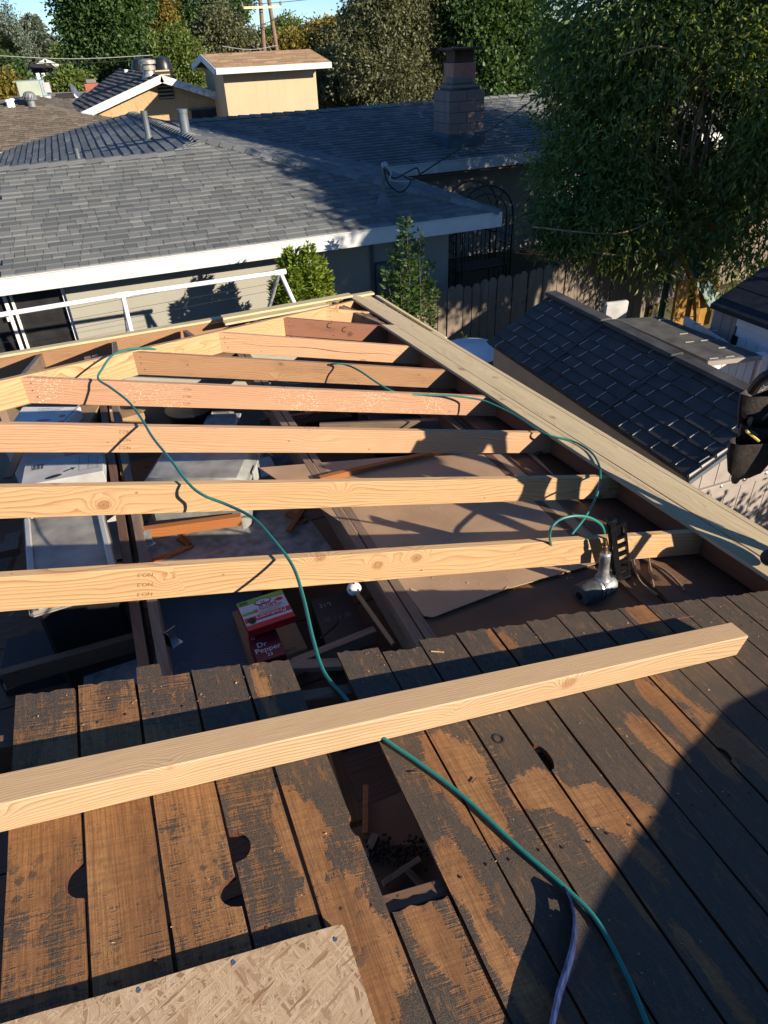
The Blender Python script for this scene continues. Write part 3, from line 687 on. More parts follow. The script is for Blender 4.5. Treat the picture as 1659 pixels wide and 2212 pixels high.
# chalk lines
for (q0, q1, o_) in (((1180, 1388), (1330, 1362), .0015), ((1340, 1358), (1500, 1330), .0015), ((1060, 842), (1440, 1080), .008)):
    a, b = D(*q0, o_), D(*q1, o_); board('chalk_line', a, b, .0028, .0006, M['chalk'], HOUSE, up=(.25, 0, 1), bev=0)
# sawdust and chips
bm = bmesh.new()
for i in range(420):
    x = rng.uniform(-.5, 2.4); y = rng.uniform(.35, 1.62) if rng.random() < .6 else rng.gauss(1.58, .05)
    if .25 < x < .44 or y > 1.63: continue
    L_ = rng.uniform(.001, .0042); a = rng.uniform(0, 6.28); w_ = L_ * rng.uniform(.15, .5); c_, s_ = math.cos(a), math.sin(a); z = dz(x) + .0035
    pts_ = [(x + c_ * p_ - s_ * q_, y + s_ * p_ + c_ * q_) for p_, q_ in ((-L_, -w_), (L_, -w_ * .5), (L_ * .8, w_), (-L_ * .7, w_))]
    bm.faces.new([bm.verts.new((a_, b_, dz(a_) + .0035 + rng.uniform(0, .003))) for a_, b_ in pts_])
tag(obj('wood_chips', bm, M['fir'], HOUSE), kind='stuff')
# toe nails at the rafter ends along the hip
for i in range(3, 8):
    y = RY[i]; x = hipA.x + (y - hipA.y) * (hipB.x - hipA.x) / (hipB.y - hipA.y)
    for (dx_, dh) in ((.05, .03), (.045, .075), (.06, .115)):
        p = Vector((x + dx_, y - .0195, rz_(x + dx_) - dh)); obj('nail_head', lathe([(.0042, 0), (.0042, .0012)], 8, axis_M(p, p + Vector((0, -1, 0)))), M['rust_iron'], HOUSE)
# old rafters below the planks and a brace seen in the gap
for y in (1.50, 0.80, 0.1):
    board('old_rafter', (-1.2, y, dz(-1.2) - .024), (2.6, y, dz(2.6) - .024), .045, .13, M['old_wood'], HOUSE)
p = D(748, 1640, -.1); board('brace', p + Vector((-.0, .25, -.04)), p + Vector((-.02, -.12, -.14)), .04, .06, M['orange_wood'], HOUSE)
# ceiling joists, doubled
JZ = EYE - 2.45
for (xa, gap, mt) in ((1.045, .042, 'grey_wood'), (0.985, .0, 'grey_wood'), (-0.195, .0, 'grey_wood'), (-0.285, .0, 'old_wood'), (-1.42, 0, 'old_wood'), (2.16, 0, 'old_wood')):
    board('ceiling_joist', (xa, -1.5, JZ), (xa, 6.5, JZ), .052, .19, M[mt], HOUSE)
for (a, b, w, h, mt, z) in (((0, 1452), (300, 1368), .045, .10, 'old_wood', -2.55), ((303, 1142), (520, 1112), .05, .07, 'orange_wood', -2.56), ((632, 1428), (810, 1357), .045, .09, 'grey_wood', -2.62),
                            ((690, 1030), (1000, 960), .04, .05, 'orange_wood', -2.42), ((690, 915), (960, 905), .05, .09, 'grey_wood', -2.52), ((560, 905), (760, 880), .04, .08, 'old_wood', -2.6), ((-20, 1290), (30, 1150), .09, .05, 'old_wood', -2.6), ((-30, 1190), (40, 1175), .09, .05, 'old_wood', -2.5), ((620, 1435), (740, 1430), .06, .03, 'grey_wood', -2.55)):
    board('cross_brace', Zp(*a, EYE + z), Zp(*b, EYE + z), w, h, M[mt], HOUSE)
for (u, v, z) in ((314, 1150, -2.47), (368, 1362, -2.47), (868, 1180, -2.52)):
    p = Zp(u, v, EYE + z); bm = bmesh.new(); bm_box(bm, -.03, .03, -.0015, .0015, -.09, .01, Matrix.Translation(p) @ Matrix.Rotation(.5, 4, 'Z')); bm_box(bm, -.03, .035, -.03, .03, -.092, -.089, Matrix.Translation(p) @ Matrix.Rotation(.5, 4, 'Z')); bm_box(bm, -.031, -.029, -.03, .03, -.09, .005, Matrix.Translation(p) @ Matrix.Rotation(.5, 4, 'Z'))
    obj('joist_hanger', bm, M['galv'], HOUSE)
# plates, walls, loft boards, slab
board('top_plate', (2.32, -1.5, EYE - 2.44), (2.32, 6.45, EYE - 2.44), .12, .05, M['old_wood'], HOUSE)
board('top_plate', (-3.0, 6.4, EYE - 2.44), (2.38, 6.4, EYE - 2.44), .12, .05, M['old_wood'], HOUSE)
zt = EYE - 2.492
obj('wall', box(2.26, 2.38, -6, 6.46, 0.0, zt), M['stucco'], HOUSE); obj('wall', box(-6, 2.255, 6.34, 6.46, 0.0, zt), M['stucco'], HOUSE)
obj('wall', box(-6.0, -5.9, -6, 6.335, 0, zt), M['stucco'], HOUSE); obj('wall', box(-5.895, 2.255, -6.0, -5.9, 0, zt), M['stucco'], HOUSE)
obj('concrete_floor', box(-5.89, 2.25, -5.89, 6.33, -.05, 0.03), M['slab'], HOUSE)
for (ya, yb) in ((1.0, 3.0), (3.0, 5.0), (5.0, 6.7)):
    obj('soffit_panel', prism([(2.385, ya, dz(2.385) - .20), (eave_x(ya) - .03, ya, dz(eave_x(ya)) - .185), (eave_x(yb) - .03, yb, dz(eave_x(yb)) - .185), (2.385, yb, dz(2.385) - .20)], (0, 0, 1), .015), M['old_wood'], HOUSE)
LOFT = EYE - 3.15
for k in range(8):
    board('loft_board', (-4.5 + .0 * k, 2.0 + .53 * k, LOFT), (2.2, 2.0 + .53 * k, LOFT), .52, .018, M['old_wood'], HOUSE)
# the far roof half behind and to the left of the camera (closed old deck seen only from other viewpoints)
obj('rear_roof_deck', prism([(-5.9, -6.2, dz(1.2)), (2.8, -6.2, dz(2.8)), (2.8, -1.62, dz(2.8)), (-1.4, -1.62, dz(-1.4)), (-5.9, -1.62, dz(1.2))], (0, 0, 1), .03), M['deck'], HOUSE)['tar'] = .6

# ================================================================ loose things on the roof
a = Vector((-0.518, 1.243, 0)); b = Vector((2.05, 1.389, 0)); dirx = (b - a).normalized(); a = a - dirx * 0.9
tm = board('timber', (a.x, a.y, dz(a.x) + .103), (b.x, b.y, dz(b.x) + .103), .091, .1, M['fir_cream'], None, up=(.25, 0, 1), bev=.004, skew1=-.012)
tag(tm, 'long square cream timber lying across the tarred planks', 'timber')
# strand board
q = [D(-260, 2312), D(744, 2009), D(905, 2320)]
Mx = frame(q[1], q[0], q[2]); Mx.translation = q[1] + Vector((0, 0, .033))
rg = random.Random(3); ol = [(0, 0.012), (.004, .003), (.014, .0)] + [(1.22 * t / 12, rg.uniform(-.002, .002)) for t in range(1, 12)] + [(1.22, 0), (1.22, .6), (0, .6)] + [(rg.uniform(-.002, .003), .6 - .06 * t) for t in range(1, 10)]
bm = bmesh.new(); sg = 1 if Mx.to_3x3().col[2].z > 0 else -1
A = [bm.verts.new((x, y, 0)) for x, y in ol]; B = [bm.verts.new((x, y, -.014 * sg)) for x, y in ol]
bm.faces.new(A); bm.faces.new(B[::-1])
for i in range(len(A)): bm.faces.new((A[i - 1], B[i - 1], B[i], A[i]))
bmesh.ops.recalc_face_normals(bm, faces=bm.faces)
OSB = thing('strand_board', 'flaky strand board sheet on the planks at the bottom left', 'board', Mx.translation)
obj('sheet', bm, M['osb'], OSB, Mx, local=True)
for (u, v) in ((725, 2030), (505, 2080), (300, 2140)):
    p = D(u, v, .034); obj('nail_head', lathe([(.0048, 0), (.0048, .0012), (.003, .002)], 10, Matrix.Translation(p)), M['steel'], OSB)
# green air hose: one run from the bottom edge over the rafters to the nail gun
hp = [D(1440, 2290, .012), D(1398, 2212, .012), D(1360, 2120, .012), D(1290, 1990, .012), D(1215, 1912, .012), D(1120, 1830, .012), D(1000, 1720, .012), D(905, 1648, .012), D(835, 1600, .012), D(790, 1560, .008), D(742, 1503, -.01), D(700, 1452, -.02), D(676, 1380, -.01), D(655, 1290, .0),
      D(632, 1222, .016), D(590, 1165, .03), D(545, 1118, .02), D(490, 1090, .0), D(440, 1070, .005), D(408, 1045, .012), D(370, 995, .03), D(330, 945, .02), D(306, 905, .012), D(278, 868, .01), D(240, 838, .012), D(212, 818, .015), D(222, 795, .03), D(240, 770, .03), D(268, 756, .02), D(310, 752, -.0), D(345, 757, -.06),
      D(400, 775, -.22), D(470, 800, -.35), D(560, 812, -.32), D(640, 830, -.3), D(690, 800, -.12), D(720, 786, -.005), D(750, 789, .012), D(780, 803, .02), D(820, 830, -.01), D(860, 849, -.03), D(920, 853, -.02), D(975, 855, .0), D(1030, 862, .012), D(1060, 871, .012), D(1110, 896, .0), D(1175, 936, .012), D(1235, 952, .015), D(1275, 975, .016), D(1294, 1005, .016), D(1296, 1040, .012),
      D(1285, 1080, -.02), D(1262, 1120, -.05), D(1235, 1155, -.09), D(1210, 1195, -.16), D(1192, 1180, -.06)]
gy = 2.17
hp += [Yp(1188, 1148, gy), Yp(1205, 1125, gy), Yp(1235, 1115, gy), Yp(1270, 1117, gy), Yp(1298, 1133, gy), Yp(1306, 1152, gy)]
tag(obj('air_hose', tube(smoothpath(hp, 7), .0068, 8), M['hose'], None, smooth=True), 'thin green air hose looping over planks and rafters to the nail gun', 'hose')
# nail gun
GUN = thing('nail_gun', 'grey and black framing nail gun leaning on the nearest rafter', 'nail gun', Yp(1290, 1275, gy))
capA, capB = Yp(1252, 1287, gy - .02), Yp(1298, 1268, gy); noseE = Yp(1346, 1252, gy + .01)
obj('cap', lathe([(.036, -.004), (.054, .0), (.062, .012), (.064, .05), (.063, .10), (.058, .112)], 20, axis_M(capA, capB)), M['tool_grey'], GUN, smooth='auto')
ax = (capB - capA).normalized()
obj('exhaust_port', lathe([(.022, 0), (.026, .004), (.026, .02)], 14, axis_M(capA - ax * .006, capB)), M['tool_black'], GUN)
b0 = capA + ax * .108
obj('body', lathe([(.058, 0), (.060, .012), (.056, .03), (.051, .05), (.047, .085), (.045, .115), (.034, .128)], 20, axis_M(b0, b0 + ax)), M['alu'], GUN, smooth='auto')
for t in (.02, .05): obj('body_band', lathe([(.061, 0), (.0645, .003), (.061, .006)], 20, axis_M(b0 + ax * (t - .035), b0 + ax)), M['tool_black'], GUN)
obj('nose', lathe([(.018, 0), (.016, .03), (.012, .05), (.012, .075)], 12, axis_M(b0 + ax * .125, b0 + ax)), M['tool_black'], GUN)
for s in (-1, 0, 1): obj('nose_tooth', tube([b0 + ax * .19 + Vector((0, 0, .012 * s)), b0 + ax * .225 + Vector((0, 0, .014 * s + .012))], .0035, 6), M['steel'], GUN)
h0, h1 = Yp(1302, 1248, gy), Yp(1308, 1196, gy)
bm = bmesh.new(); bm_tube(bm, [h0, h0.lerp(h1, .15), h0.lerp(h1, .5), h0.lerp(h1, .85), h1, h1 + (h1 - h0).normalized() * .008], [.042, .030, .0265, .0265, .028, .020], 14); obj('handle', bm, M['alu'], GUN, smooth='auto')
obj('trigger', tube([Yp(1318, 1236, gy), Yp(1322, 1243, gy), Yp(1330, 1246, gy)], .006, 6), M['tool_black'], GUN)
hd = (Yp(1306, 1152, gy) - h1).normalized()
obj('coupler', lathe([(.008, 0), (.012, .004), (.012, .016), (.0095, .018), (.0125, .03), (.0125, .055), (.0095, .058), (.011, .075), (.0085, .095)], 12, axis_M(h1, h1 + hd)), M['brass'], GUN, smooth='auto')
m0, m1 = Yp(1341, 1246, gy + .02), Yp(1327, 1121, gy - .01)
mz = (m1 - m0).normalized(); mx_ = (Vector((1, -.15, 0)) - mz * Vector((1, -.15, 0)).dot(mz)).normalized(); my = mz.cross(mx_); MM = Matrix((mx_, my, mz)).transposed().to_4x4(); MM.translation = m0; LM = (m1 - m0).length
bm = bmesh.new(); bm_box(bm, -.034, -.004, -.02, .02, 0, LM, MM, .002); bm_box(bm, -.038, -.0345, -.012, -.005, .02, LM * .95, MM); bm_box(bm, -.038, -.0345, .005, .012, .02, LM * .95, MM); bm_box(bm, -.037, .003, -.022, .022, LM * .97, LM * 1.03, MM, .002); bm_box(bm, -.03, .05, -.014, .014, -.035, -.001, MM, .004)
obj('magazine', bm, M['tool_black'], GUN)
bm = bmesh.new(); bm_box(bm, .042, .054, -.008, .008, .0, LM * .9, MM)
for t in (0, .1, .24, .38, .52, .66, .86): bm_box(bm, -.0035, .0415, -.008, .008, LM * t, LM * (t + (.045 if t else .07)), MM)
bm_box(bm, -.0035, .0355, .003, .006, LM * .7, LM * .855, MM); obj('magazine_rail', bm, M['tool_black'], GUN)
bm = bmesh.new(); bm_box(bm, .0, .03, -.0015, .0015, LM * .075, LM * .095, MM); obj('nail_strip', bm, M['galv'], GUN)
# blue flat bar standing on its long edge, bent end with a nail slot
pp = smoothpath([D(u, v, .045) for u, v in ((1219, 1908), (1229, 1925), (1241, 1955), (1245, 1990), (1241, 2030), (1232, 2070), (1210, 2140), (1195, 2212), (1182, 2300), (1172, 2370))], 5)
bm = bmesh.new(); N_ = len(pp); HN = 6; grid = []
for i, p in enumerate(pp):
    t = (pp[min(i + 1, N_ - 1)] - pp[max(i - 1, 0)]).normalized(); side = Vector((0, 0, 1)).cross(t).normalized()
    wtop = 1.0 if i > 4 else 0.55 + 0.09 * i; g0 = D(0, 0)
    row = []
    for j in range(HN + 1):
        h = .045 * (1 - wtop) * .5 + .045 * wtop * j / HN
        th = (.003 if i > 4 else .001 + .0004 * i)
        row.append([bm.verts.new(p - Vector((0, 0, .045 - h)) + side * (s * th - (h - .0225) * .22)) for s in (-1, 1)])
    grid.append(row)
holes = {(i, j) for i in (9, 10, 11) for j in (2, 3)} | {(12, 3), (8, 2)}
for i in range(N_ - 1):
    for j in range(HN):
        if (i, j) in holes: continue
        for s in (0, 1): bm.faces.new([grid[i][j][s], grid[i + 1][j][s], grid[i + 1][j + 1][s], grid[i][j + 1][s]])
for i in range(N_ - 1):
    for j in (0, HN): bm.faces.new([grid[i][j][0], grid[i + 1][j][0], grid[i + 1][j][1], grid[i][j][1]])
for i in (0, N_ - 1):
    for j in range(HN): bm.faces.new([grid[i][j][0], grid[i][j + 1][0], grid[i][j + 1][1], grid[i][j][1]])
for (i, j) in holes:
    for (di, dj, q) in ((-1, 0, ((i, j), (i, j + 1))), (1, 0, ((i + 1, j), (i + 1, j + 1))), (0, -1, ((i, j), (i + 1, j))), (0, 1, ((i, j + 1), (i + 1, j + 1)))):
        if (i + di, j + dj) not in holes:
            (a, b), (c, d) = q; bm.faces.new([grid[a][b][0], grid[c][d][0], grid[c][d][1], grid[a][b][1]])
bmesh.ops.recalc_face_normals(bm, faces=bm.faces)
tag(obj('pry_bar', bm, M['blue_bar'], None), 'curved blue flat pry bar on edge beside the hose at bottom right', 'pry bar')

# ================================================================ stored things under the open roof
def z_(h): return EYE + h
o = obj('hardboard_sheet', prism([Zp(*q, z_(-2.452)) for q in ((560, 1010), (960, 978), (1150, 978), (1305, 1135), (1335, 1203), (1250, 1228), (1100, 1270), (935, 1333), (915, 1330), (800, 1170))], (0, 0, 1), .005), M['hardboard'])
tag(o, 'large brown hardboard sheet lying over the joists below the rafters', 'board')
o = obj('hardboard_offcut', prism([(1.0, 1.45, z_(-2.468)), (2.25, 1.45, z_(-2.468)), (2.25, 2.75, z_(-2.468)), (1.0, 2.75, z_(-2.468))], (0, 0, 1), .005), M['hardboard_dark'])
tag(o, 'dark brown board under the nail gun, at the edge of the planks', 'board')
for k, pts in enumerate((((1385, 1205), (1440, 1235), (1480, 1275)), ((1368, 1210), (1382, 1255), (1420, 1285)), ((1400, 1200), (1412, 1270)))):
    tag(obj('twine_strand', tube(smoothpath([Zp(*q, z_(-2.43)) for q in pts], 6), .007, 6), M['grey_wood']), ('thin pale cord curling beside the nail gun, uppermost', 'thin pale cord curling beside the nail gun, leftmost', 'short stiff pale cord hanging right of the nail gun')[k], 'twine')
# tote lid with raised rim
LP = [Zp(*q, z_(-2.32)) for q in ((50, 1118), (226, 1112), (246, 1225), (205, 1318), (66, 1343), (40, 1235))]
a, b, c = Zp(48, 1120, z_(-2.32)), Zp(228, 1114, z_(-2.32)), Zp(62, 1330, z_(-2.32)); yv = (a - c).normalized(); xv = yv.cross(Vector((0, 0, 1))); Fm = Matrix((xv, yv, Vector((0, 0, 1)))).transposed().to_4x4(); Fm.translation = c
lx = (b - a).dot(xv); ly = (a - c).length
LID = thing('tote_lid', 'dusty pale storage tote with a rimmed lid between the left joists', 'tote', Fm.translation)
bm = bmesh.new(); bm_box(bm, 0, lx, 0, ly, -.03, 0, None, .02); obj('lid_panel', bm, M['lid'], LID, Fm, local=True)
for (x0, x1, y0, y1) in ((0.012, .045, .04, ly - .04), (lx - .045, lx - .012, .04, ly - .04), (.046, lx - .046, .012, .045), (.046, lx - .046, ly - .045, ly - .012)):
    obj('rim', box(x0, x1, y0, y1, .001, .022, .006), M['lid_clear'], LID, Fm, local=True)
obj('tub', box(.03, lx - .03, .03, ly - .03, -.80, -.031, .02), M['pot'], LID, Fm, local=True)
# shiny grey tote
Fm = frame(Zp(300, 1040, z_(-2.34)), Zp(522, 1040, z_(-2.34)), Zp(330, 985, z_(-2.34))); lx = (Zp(522, 1040, z_(-2.34)) - Zp(300, 1040, z_(-2.34))).length
TOTE = thing('grey_tote', 'dusty grey plastic tote with rounded corners between the two double joists', 'tote', Fm.translation)
bm = bmesh.new(); bm_box(bm, 0, lx, 0, .5, -.78, 0, None, .045); obj('tub', bm, M['tote'], TOTE, Fm, local=True, smooth='auto')
obj('lip', box(-.012, lx + .012, -.012, .512, -.10, -.075, .004), M['tote'], TOTE, Fm, local=True)
obj('latch', box(lx + .013, lx + .03, .2, .3, -.16, -.05, .004), M['lid_clear'], TOTE, Fm, local=True)
# white file boxes
Fm = frame(Zp(30, 925, z_(-2.36)), Zp(140, 925, z_(-2.36)), Zp(40, 872, z_(-2.36)))
BX = thing('file_box', 'white file box with red oval prints left of the double joist', 'box', Fm.translation)
bm = bmesh.new(); bm_box(bm, -.1, .36, -.05, .36, -.75, 0, None, .004); obj('carton', bm, M['card_white'], BX, Fm, local=True)
for (x, y, rx, ry, rz, tx, ts) in ((.17, .13, .055, .016, .12, 'OfficeMax', .019), (.285, .20, .024, .02, -.3, 'OM', .02), (.32, .10, .026, .02, -.3, 'OM', .02)):
    disc(rx, ry, M['red'], BX, Fm @ T(x, y, .0012, rz)); lettering(tx, ts, M['white_ink'], BX, Fm @ T(x, y, .002, rz + math.pi))
for k in range(3): lettering('IMPORTANT RECORDS STORAGE'[: 26 - 5 * k], .014, M['ink'], BX, Fm @ T(.13, .33 - .028 * k, .0012, .1 + math.pi))
patch(.33, .345, -.04, .41, M['card_grey'], BX, Fm)
Fm = frame(Zp(52, 1046, z_(-2.38)), Zp(215, 1016, z_(-2.38)), Zp(38, 1004, z_(-2.38)))
BX = thing('printed_box', 'soiled white carton with an arrow, bar code and oval hand hole', 'box', Fm.translation)
bm = bmesh.new(); bm_box(bm, -.02, .50, -.02, .30, -.74, 0, None, .004); obj('carton', bm, M['card_grey'], BX, Fm, local=True)
disc(.055, .02, M['ink'], BX, Fm @ T(.18, .03, .0012, .25))
for k in range(9): patch(.028 + k * .009, .028 + k * .009 + (.006 if k % 3 else .003), .17, .24, M['ink'], BX, Fm, name='bar_code')
bm = bmesh.new(); bm.faces.new([bm.verts.new((x, y, 0.001)) for x, y in ((.24, .08), (.29, .10), (.285, .115), (.32, .105), (.30, .075), (.295, .088), (.245, .066))]); obj('arrow_print', bm, M['ink'], BX, Fm, local=True)
for (x0, x1, y0, y1) in ((.34, .342, .05, .27), (.34, .48, .268, .27), (.40, .402, .05, .27), (.40, .46, .15, .152), (.46, .462, .05, .2), (.34, .48, .05, .052)): patch(x0, x1, y0, y1, M['ink'], BX, Fm, name='line_print')
Fm = frame(Zp(140, 915, z_(-2.45)), Zp(190, 912, z_(-2.45)), Zp(142, 872, z_(-2.45)))
o = obj('plain_carton', box(0, .19, -.03, .32, -.68, 0, .004), M['card_brown'], None, Fm, local=True); tag(o, 'plain brown carton beside the white file box', 'box')
# dusty panel, corrugated sheet
o = obj('dusty_panel', prism([Zp(*q, z_(-2.72)) for q in ((300, 1215), (330, 1090), (640, 1080), (720, 1190), (600, 1230))], (0, 0, 1), .03), M['dusty_white']); tag(o, 'dusty white panel littered with debris between the double joists', 'panel')
for (a, b, w) in (((385, 1160), (412, 1178), .03), ((412, 1178), (330, 1210), .035), ((395, 1150), (415, 1178), .02), ((620, 1105), (660, 1125), .05)):
    o = board('wood_scrap', Zp(*a, z_(-2.70)), Zp(*b, z_(-2.70)), w, .02, M['orange_wood']); tag(o, {(385, 1160): 'short split wood scrap on the dusty panel, pointing at the longer one', (412, 1178): 'longest reddish scrap slanting over the dusty white panel', (395, 1150): 'thin upright splinter at the tip of the long scrap', (620, 1105): 'broad reddish scrap alone at the far side of the dusty panel'}[a], 'wood scrap', 'scraps on the dusty panel')
P4 = [Zp(*q, z_(-3.05)) for q in ((330, 1465), (345, 1285), (560, 1255), (600, 1440))]
bm = bmesh.new(); nn = 70; rows = []
for i in range(nn + 1):
    t = i / nn; a = P4[0].lerp(P4[1], t); b = P4[3].lerp(P4[2], t); zoff = Vector((0, 0, .004 * math.sin(i * math.pi / 1.0 + .5 * math.pi) if True else 0))
    rows.append([bm.verts.new(a + zoff), bm.verts.new(b + zoff), bm.verts.new(a - Vector((0, 0, .012))), bm.verts.new(b - Vector((0, 0, .012)))])
for i in range(nn):
    r0, r1 = rows[i], rows[i + 1]
    bm.faces.new((r0[0], r0[1], r1[1], r1[0])); bm.faces.new((r0[2], r1[2], r1[3], r0[3])); bm.faces.new((r0[0], r1[0], r1[2], r0[2])); bm.faces.new((r0[1], r0[3], r1[3], r1[1]))
o = obj('corrugated_sheet', bm, M['corr']); tag(o, 'blue grey corrugated plastic sheet in the shade left of the cartons', 'sheet')
o = obj('white_board_offcut', prism([Zp(*q, z_(-2.85)) for q in ((180, 1490), (182, 1435), (300, 1400), (312, 1470))], (0, 0, 1), .02), M['dusty_white']); tag(o, 'stained white offcut below the left double joist', 'board')
# cartons: milk and soda
def carton(name, label, q, z, h, mat):
    Fm = frame(Zp(*q[0], z_(z)), Zp(*q[1], z_(z)), Zp(*q[2], z_(z))); lx = (Zp(*q[1], z_(z)) - Zp(*q[0], z_(z))).length; ly = ((Fm.inverted() @ Zp(*q[2], z_(z)))).y
    t = thing(name, label, 'carton', Fm.translation); obj('carton', box(0, lx, 0, ly, -h, 0, .003), mat, t, Fm, local=True); return t, Fm, lx, ly
t, Fm, lx, ly = carton('milk_carton', 'green white and red printed milk carton with an oval hand hole', ((536, 1364), (638, 1330), (515, 1303)), -2.66, .05, M['red'])
patch(.002, lx - .002, .002, ly - .002, M['card_white'], t, Fm, .0006)
patch(.0, lx, ly * .82, ly * .999, M['green_print'], t, Fm); patch(lx * .0, lx * .35, ly * .5, ly * .58, M['green_print'], t, Fm); patch(0, lx, .0, ly * .16, M['red'], t, Fm); patch(lx * .02, lx, ly * .24, ly * .40, M['red'], t, Fm, .0014)
FR = Fm @ T(lx * .5, ly * .5, 0, math.pi)
for (s, sz, y, mt) in (('Producers', .042, ly * .18, 'white_ink'), ('ORGANIC', .03, ly * .045, 'green_print'), ('VITAMIN D', .034, -ly * .07, 'red'), ('MILK', .052, -ly * .18, 'red')):
    lettering(s, sz, M[mt], t, FR @ T(-.02, y, .003))
disc(.05, .025, M['ink'], t, Fm @ T(lx * .52, ly * .80, .002)); disc(.043, .019, M['card_white'], t, Fm @ T(lx * .52, ly * .80, .0026)); lettering('M', .03, M['ink'], t, FR @ T(-.005, -ly * .3, .0035))
disc(.022, .026, M['ink'], t, Fm @ T(lx * .16, ly * .28, .002), 'hand_hole')
for k in range(8): patch(.012 + k * .006, .012 + k * .006 + (.004 if k % 2 else .002), ly * .86, ly * .96, M['ink'], t, Fm, .003, 'bar_code')
disc(.022, .014, M['red'], t, Fm @ T(lx * .86, ly * .72, .002))
t, Fm, lx, ly = carton('soda_carton', 'maroon twelve pack soda carton under the milk carton', ((556, 1432), (618, 1412), (545, 1372)), -2.74, .12, M['maroon'])
lettering('Dr', .05, M['white_ink'], t, Fm @ T(lx * .35, ly * .56, .001, .0)); lettering('Pepper', .05, M['white_ink'], t, Fm @ T(lx * .5, ly * .36, .001, .0)); lettering('23', .032, M['white_ink'], t, Fm @ T(lx * .5, ly * .15, .001)); lettering('12', .026, M['white_ink'], t, Fm @ T(lx * .13, ly * .86, .001))
t, Fm, lx, ly = carton('carton_tray', 'cardboard tray holding the milk and soda cartons', ((545, 1440), (665, 1400), (512, 1318)), -2.92, .16, M['card_brown'])
lettering('VITAMIN D', .034, M['ink'], t, Fm @ T(lx * .55, .03, .001))
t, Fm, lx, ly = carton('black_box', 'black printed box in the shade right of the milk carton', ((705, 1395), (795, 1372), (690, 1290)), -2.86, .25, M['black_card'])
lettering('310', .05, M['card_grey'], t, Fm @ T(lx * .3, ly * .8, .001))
for k in range(3): patch(lx * (.15 + .25 * k), lx * (.15 + .25 * k) + .04, ly * .45, ly * .45 + .04, M['tool_grey'], t, Fm)
# holed ball on its stick
BALL = thing('ball_on_stick', 'white plastic ball with holes on a pale wooden stick', 'ball', Zp(765, 1272, z_(-2.5)))
pc = Zp(765, 1272, z_(-2.5)); bm = bmesh.new(); bmesh.ops.create_icosphere(bm, subdivisions=3, radius=.040, matrix=Matrix.Translation(pc)); obj('ball', bm, M['ball'], BALL, smooth=True)
bm = bmesh.new(); bmesh.ops.create_icosphere(bm, subdivisions=1, radius=.0402, matrix=Matrix.Translation(pc)); hv = [v.co.copy() for v in bm.verts]; bm.free()
for p in hv[::1]:
    if (p - pc).dot(Vector((0, -.6, .8))) > -.02: obj('hole', lathe([(.006, -.002), (.006, .0006)], 10, axis_M(p, p + (p - pc))), M['ink'], BALL)
obj('stick', tube([Zp(772, 1283, z_(-2.5)), Zp(850, 1392, z_(-2.52))], .013, 8), M['stick'], BALL)
# paint cans
def spraycan(u, v, z, label):
    p = Zp(u, v, z_(z)); t = thing('spray_can', label, 'can', p - Vector((0, 0, .2)))
    Mz = Matrix.Translation(p - Vector((0, 0, .2))) @ Matrix.Rotation(-.12, 4, 'Y')
    obj('body', lathe([(.031, 0), (.033, .004), (.033, .15), (.03, .158)], 16, Mz), M['card_white'], t, smooth='auto'); obj('cap', lathe([(.0315, .158), (.0315, .195), (.027, .2)], 16, Mz), M['can_blue'], t, smooth='auto')
    obj('label', lathe([(.0334, .05), (.0334, .11)], 16, Mz), M['ink'], t)
spraycan(176, 1330, -2.78, 'spray can with a blue grey cap below the tote')
for (u, v, lb) in ((222, 1322, 'tin with a copper rim, farther of the two beside the spray can'), (232, 1342, 'tin with a copper rim, nearer of the two beside the spray can')):
    p = Zp(u, v, z_(-2.82)); t = thing('paint_tin', lb, 'tin', p - Vector((0, 0, .11)))
    Mz = Matrix.Translation(p - Vector((0, 0, .11))); obj('body', lathe([(.04, 0), (.04, .104)], 18, Mz), M['card_white'], t, smooth='auto'); obj('lid', lathe([(.041, .1045), (.043, .108), (.041, .113), (.034, .113), (.033, .107)], 18, Mz), M['brass'], t, smooth='auto')
# pot, bin, tarp covered pile
p = Zp(408, 880, z_(-2.75)); POT = thing('black_pot', 'black plastic plant pot with a thick rim', 'pot', p - Vector((0, 0, .3)))
Mz = Matrix.Translation(p - Vector((0, 0, .3))); obj('pot_body', lathe([(.14, 0), (.2, .27), (.19, .272), (.17, .20), (.02, .19)], 24, Mz), M['pot'], POT, smooth='auto'); obj('rim', lathe([(.2, .262), (.215, .265), (.215, .30), (.195, .30)], 24, Mz), M['pot'], POT, smooth='auto')
for k in range(2): obj('soil', lathe([(.17, .21), (.165, .215)], 20, Mz), M['insul'], POT) if k == 0 else None
Fm = frame(Zp(440, 920, z_(-2.8)), Zp(522, 917, z_(-2.8)), Zp(445, 890, z_(-2.8)))
BIN = thing('white_bin', 'small white rimmed bin right of the black pot', 'bin', Fm.translation); bm = bmesh.new(); bm_box(bm, 0, .28, 0, .22, -.2, 0, None, .02); obj('tub', bm, M['dusty_white'], BIN, Fm, local=True); obj('rim', box(-.012, .292, -.012, .232, -.02, -.002, .004), M['lid_clear'], BIN, Fm, local=True)
o = obj('grey_case', box(-.0, .75, -.05, .5, -.35, 0, .03), M['tote'], None, frame(Zp(330, 835, z_(-2.75)), Zp(540, 832, z_(-2.75)), Zp(340, 800, z_(-2.75))), local=True); tag(o, 'grey lidded case under the brown rafter near the hip', 'case')
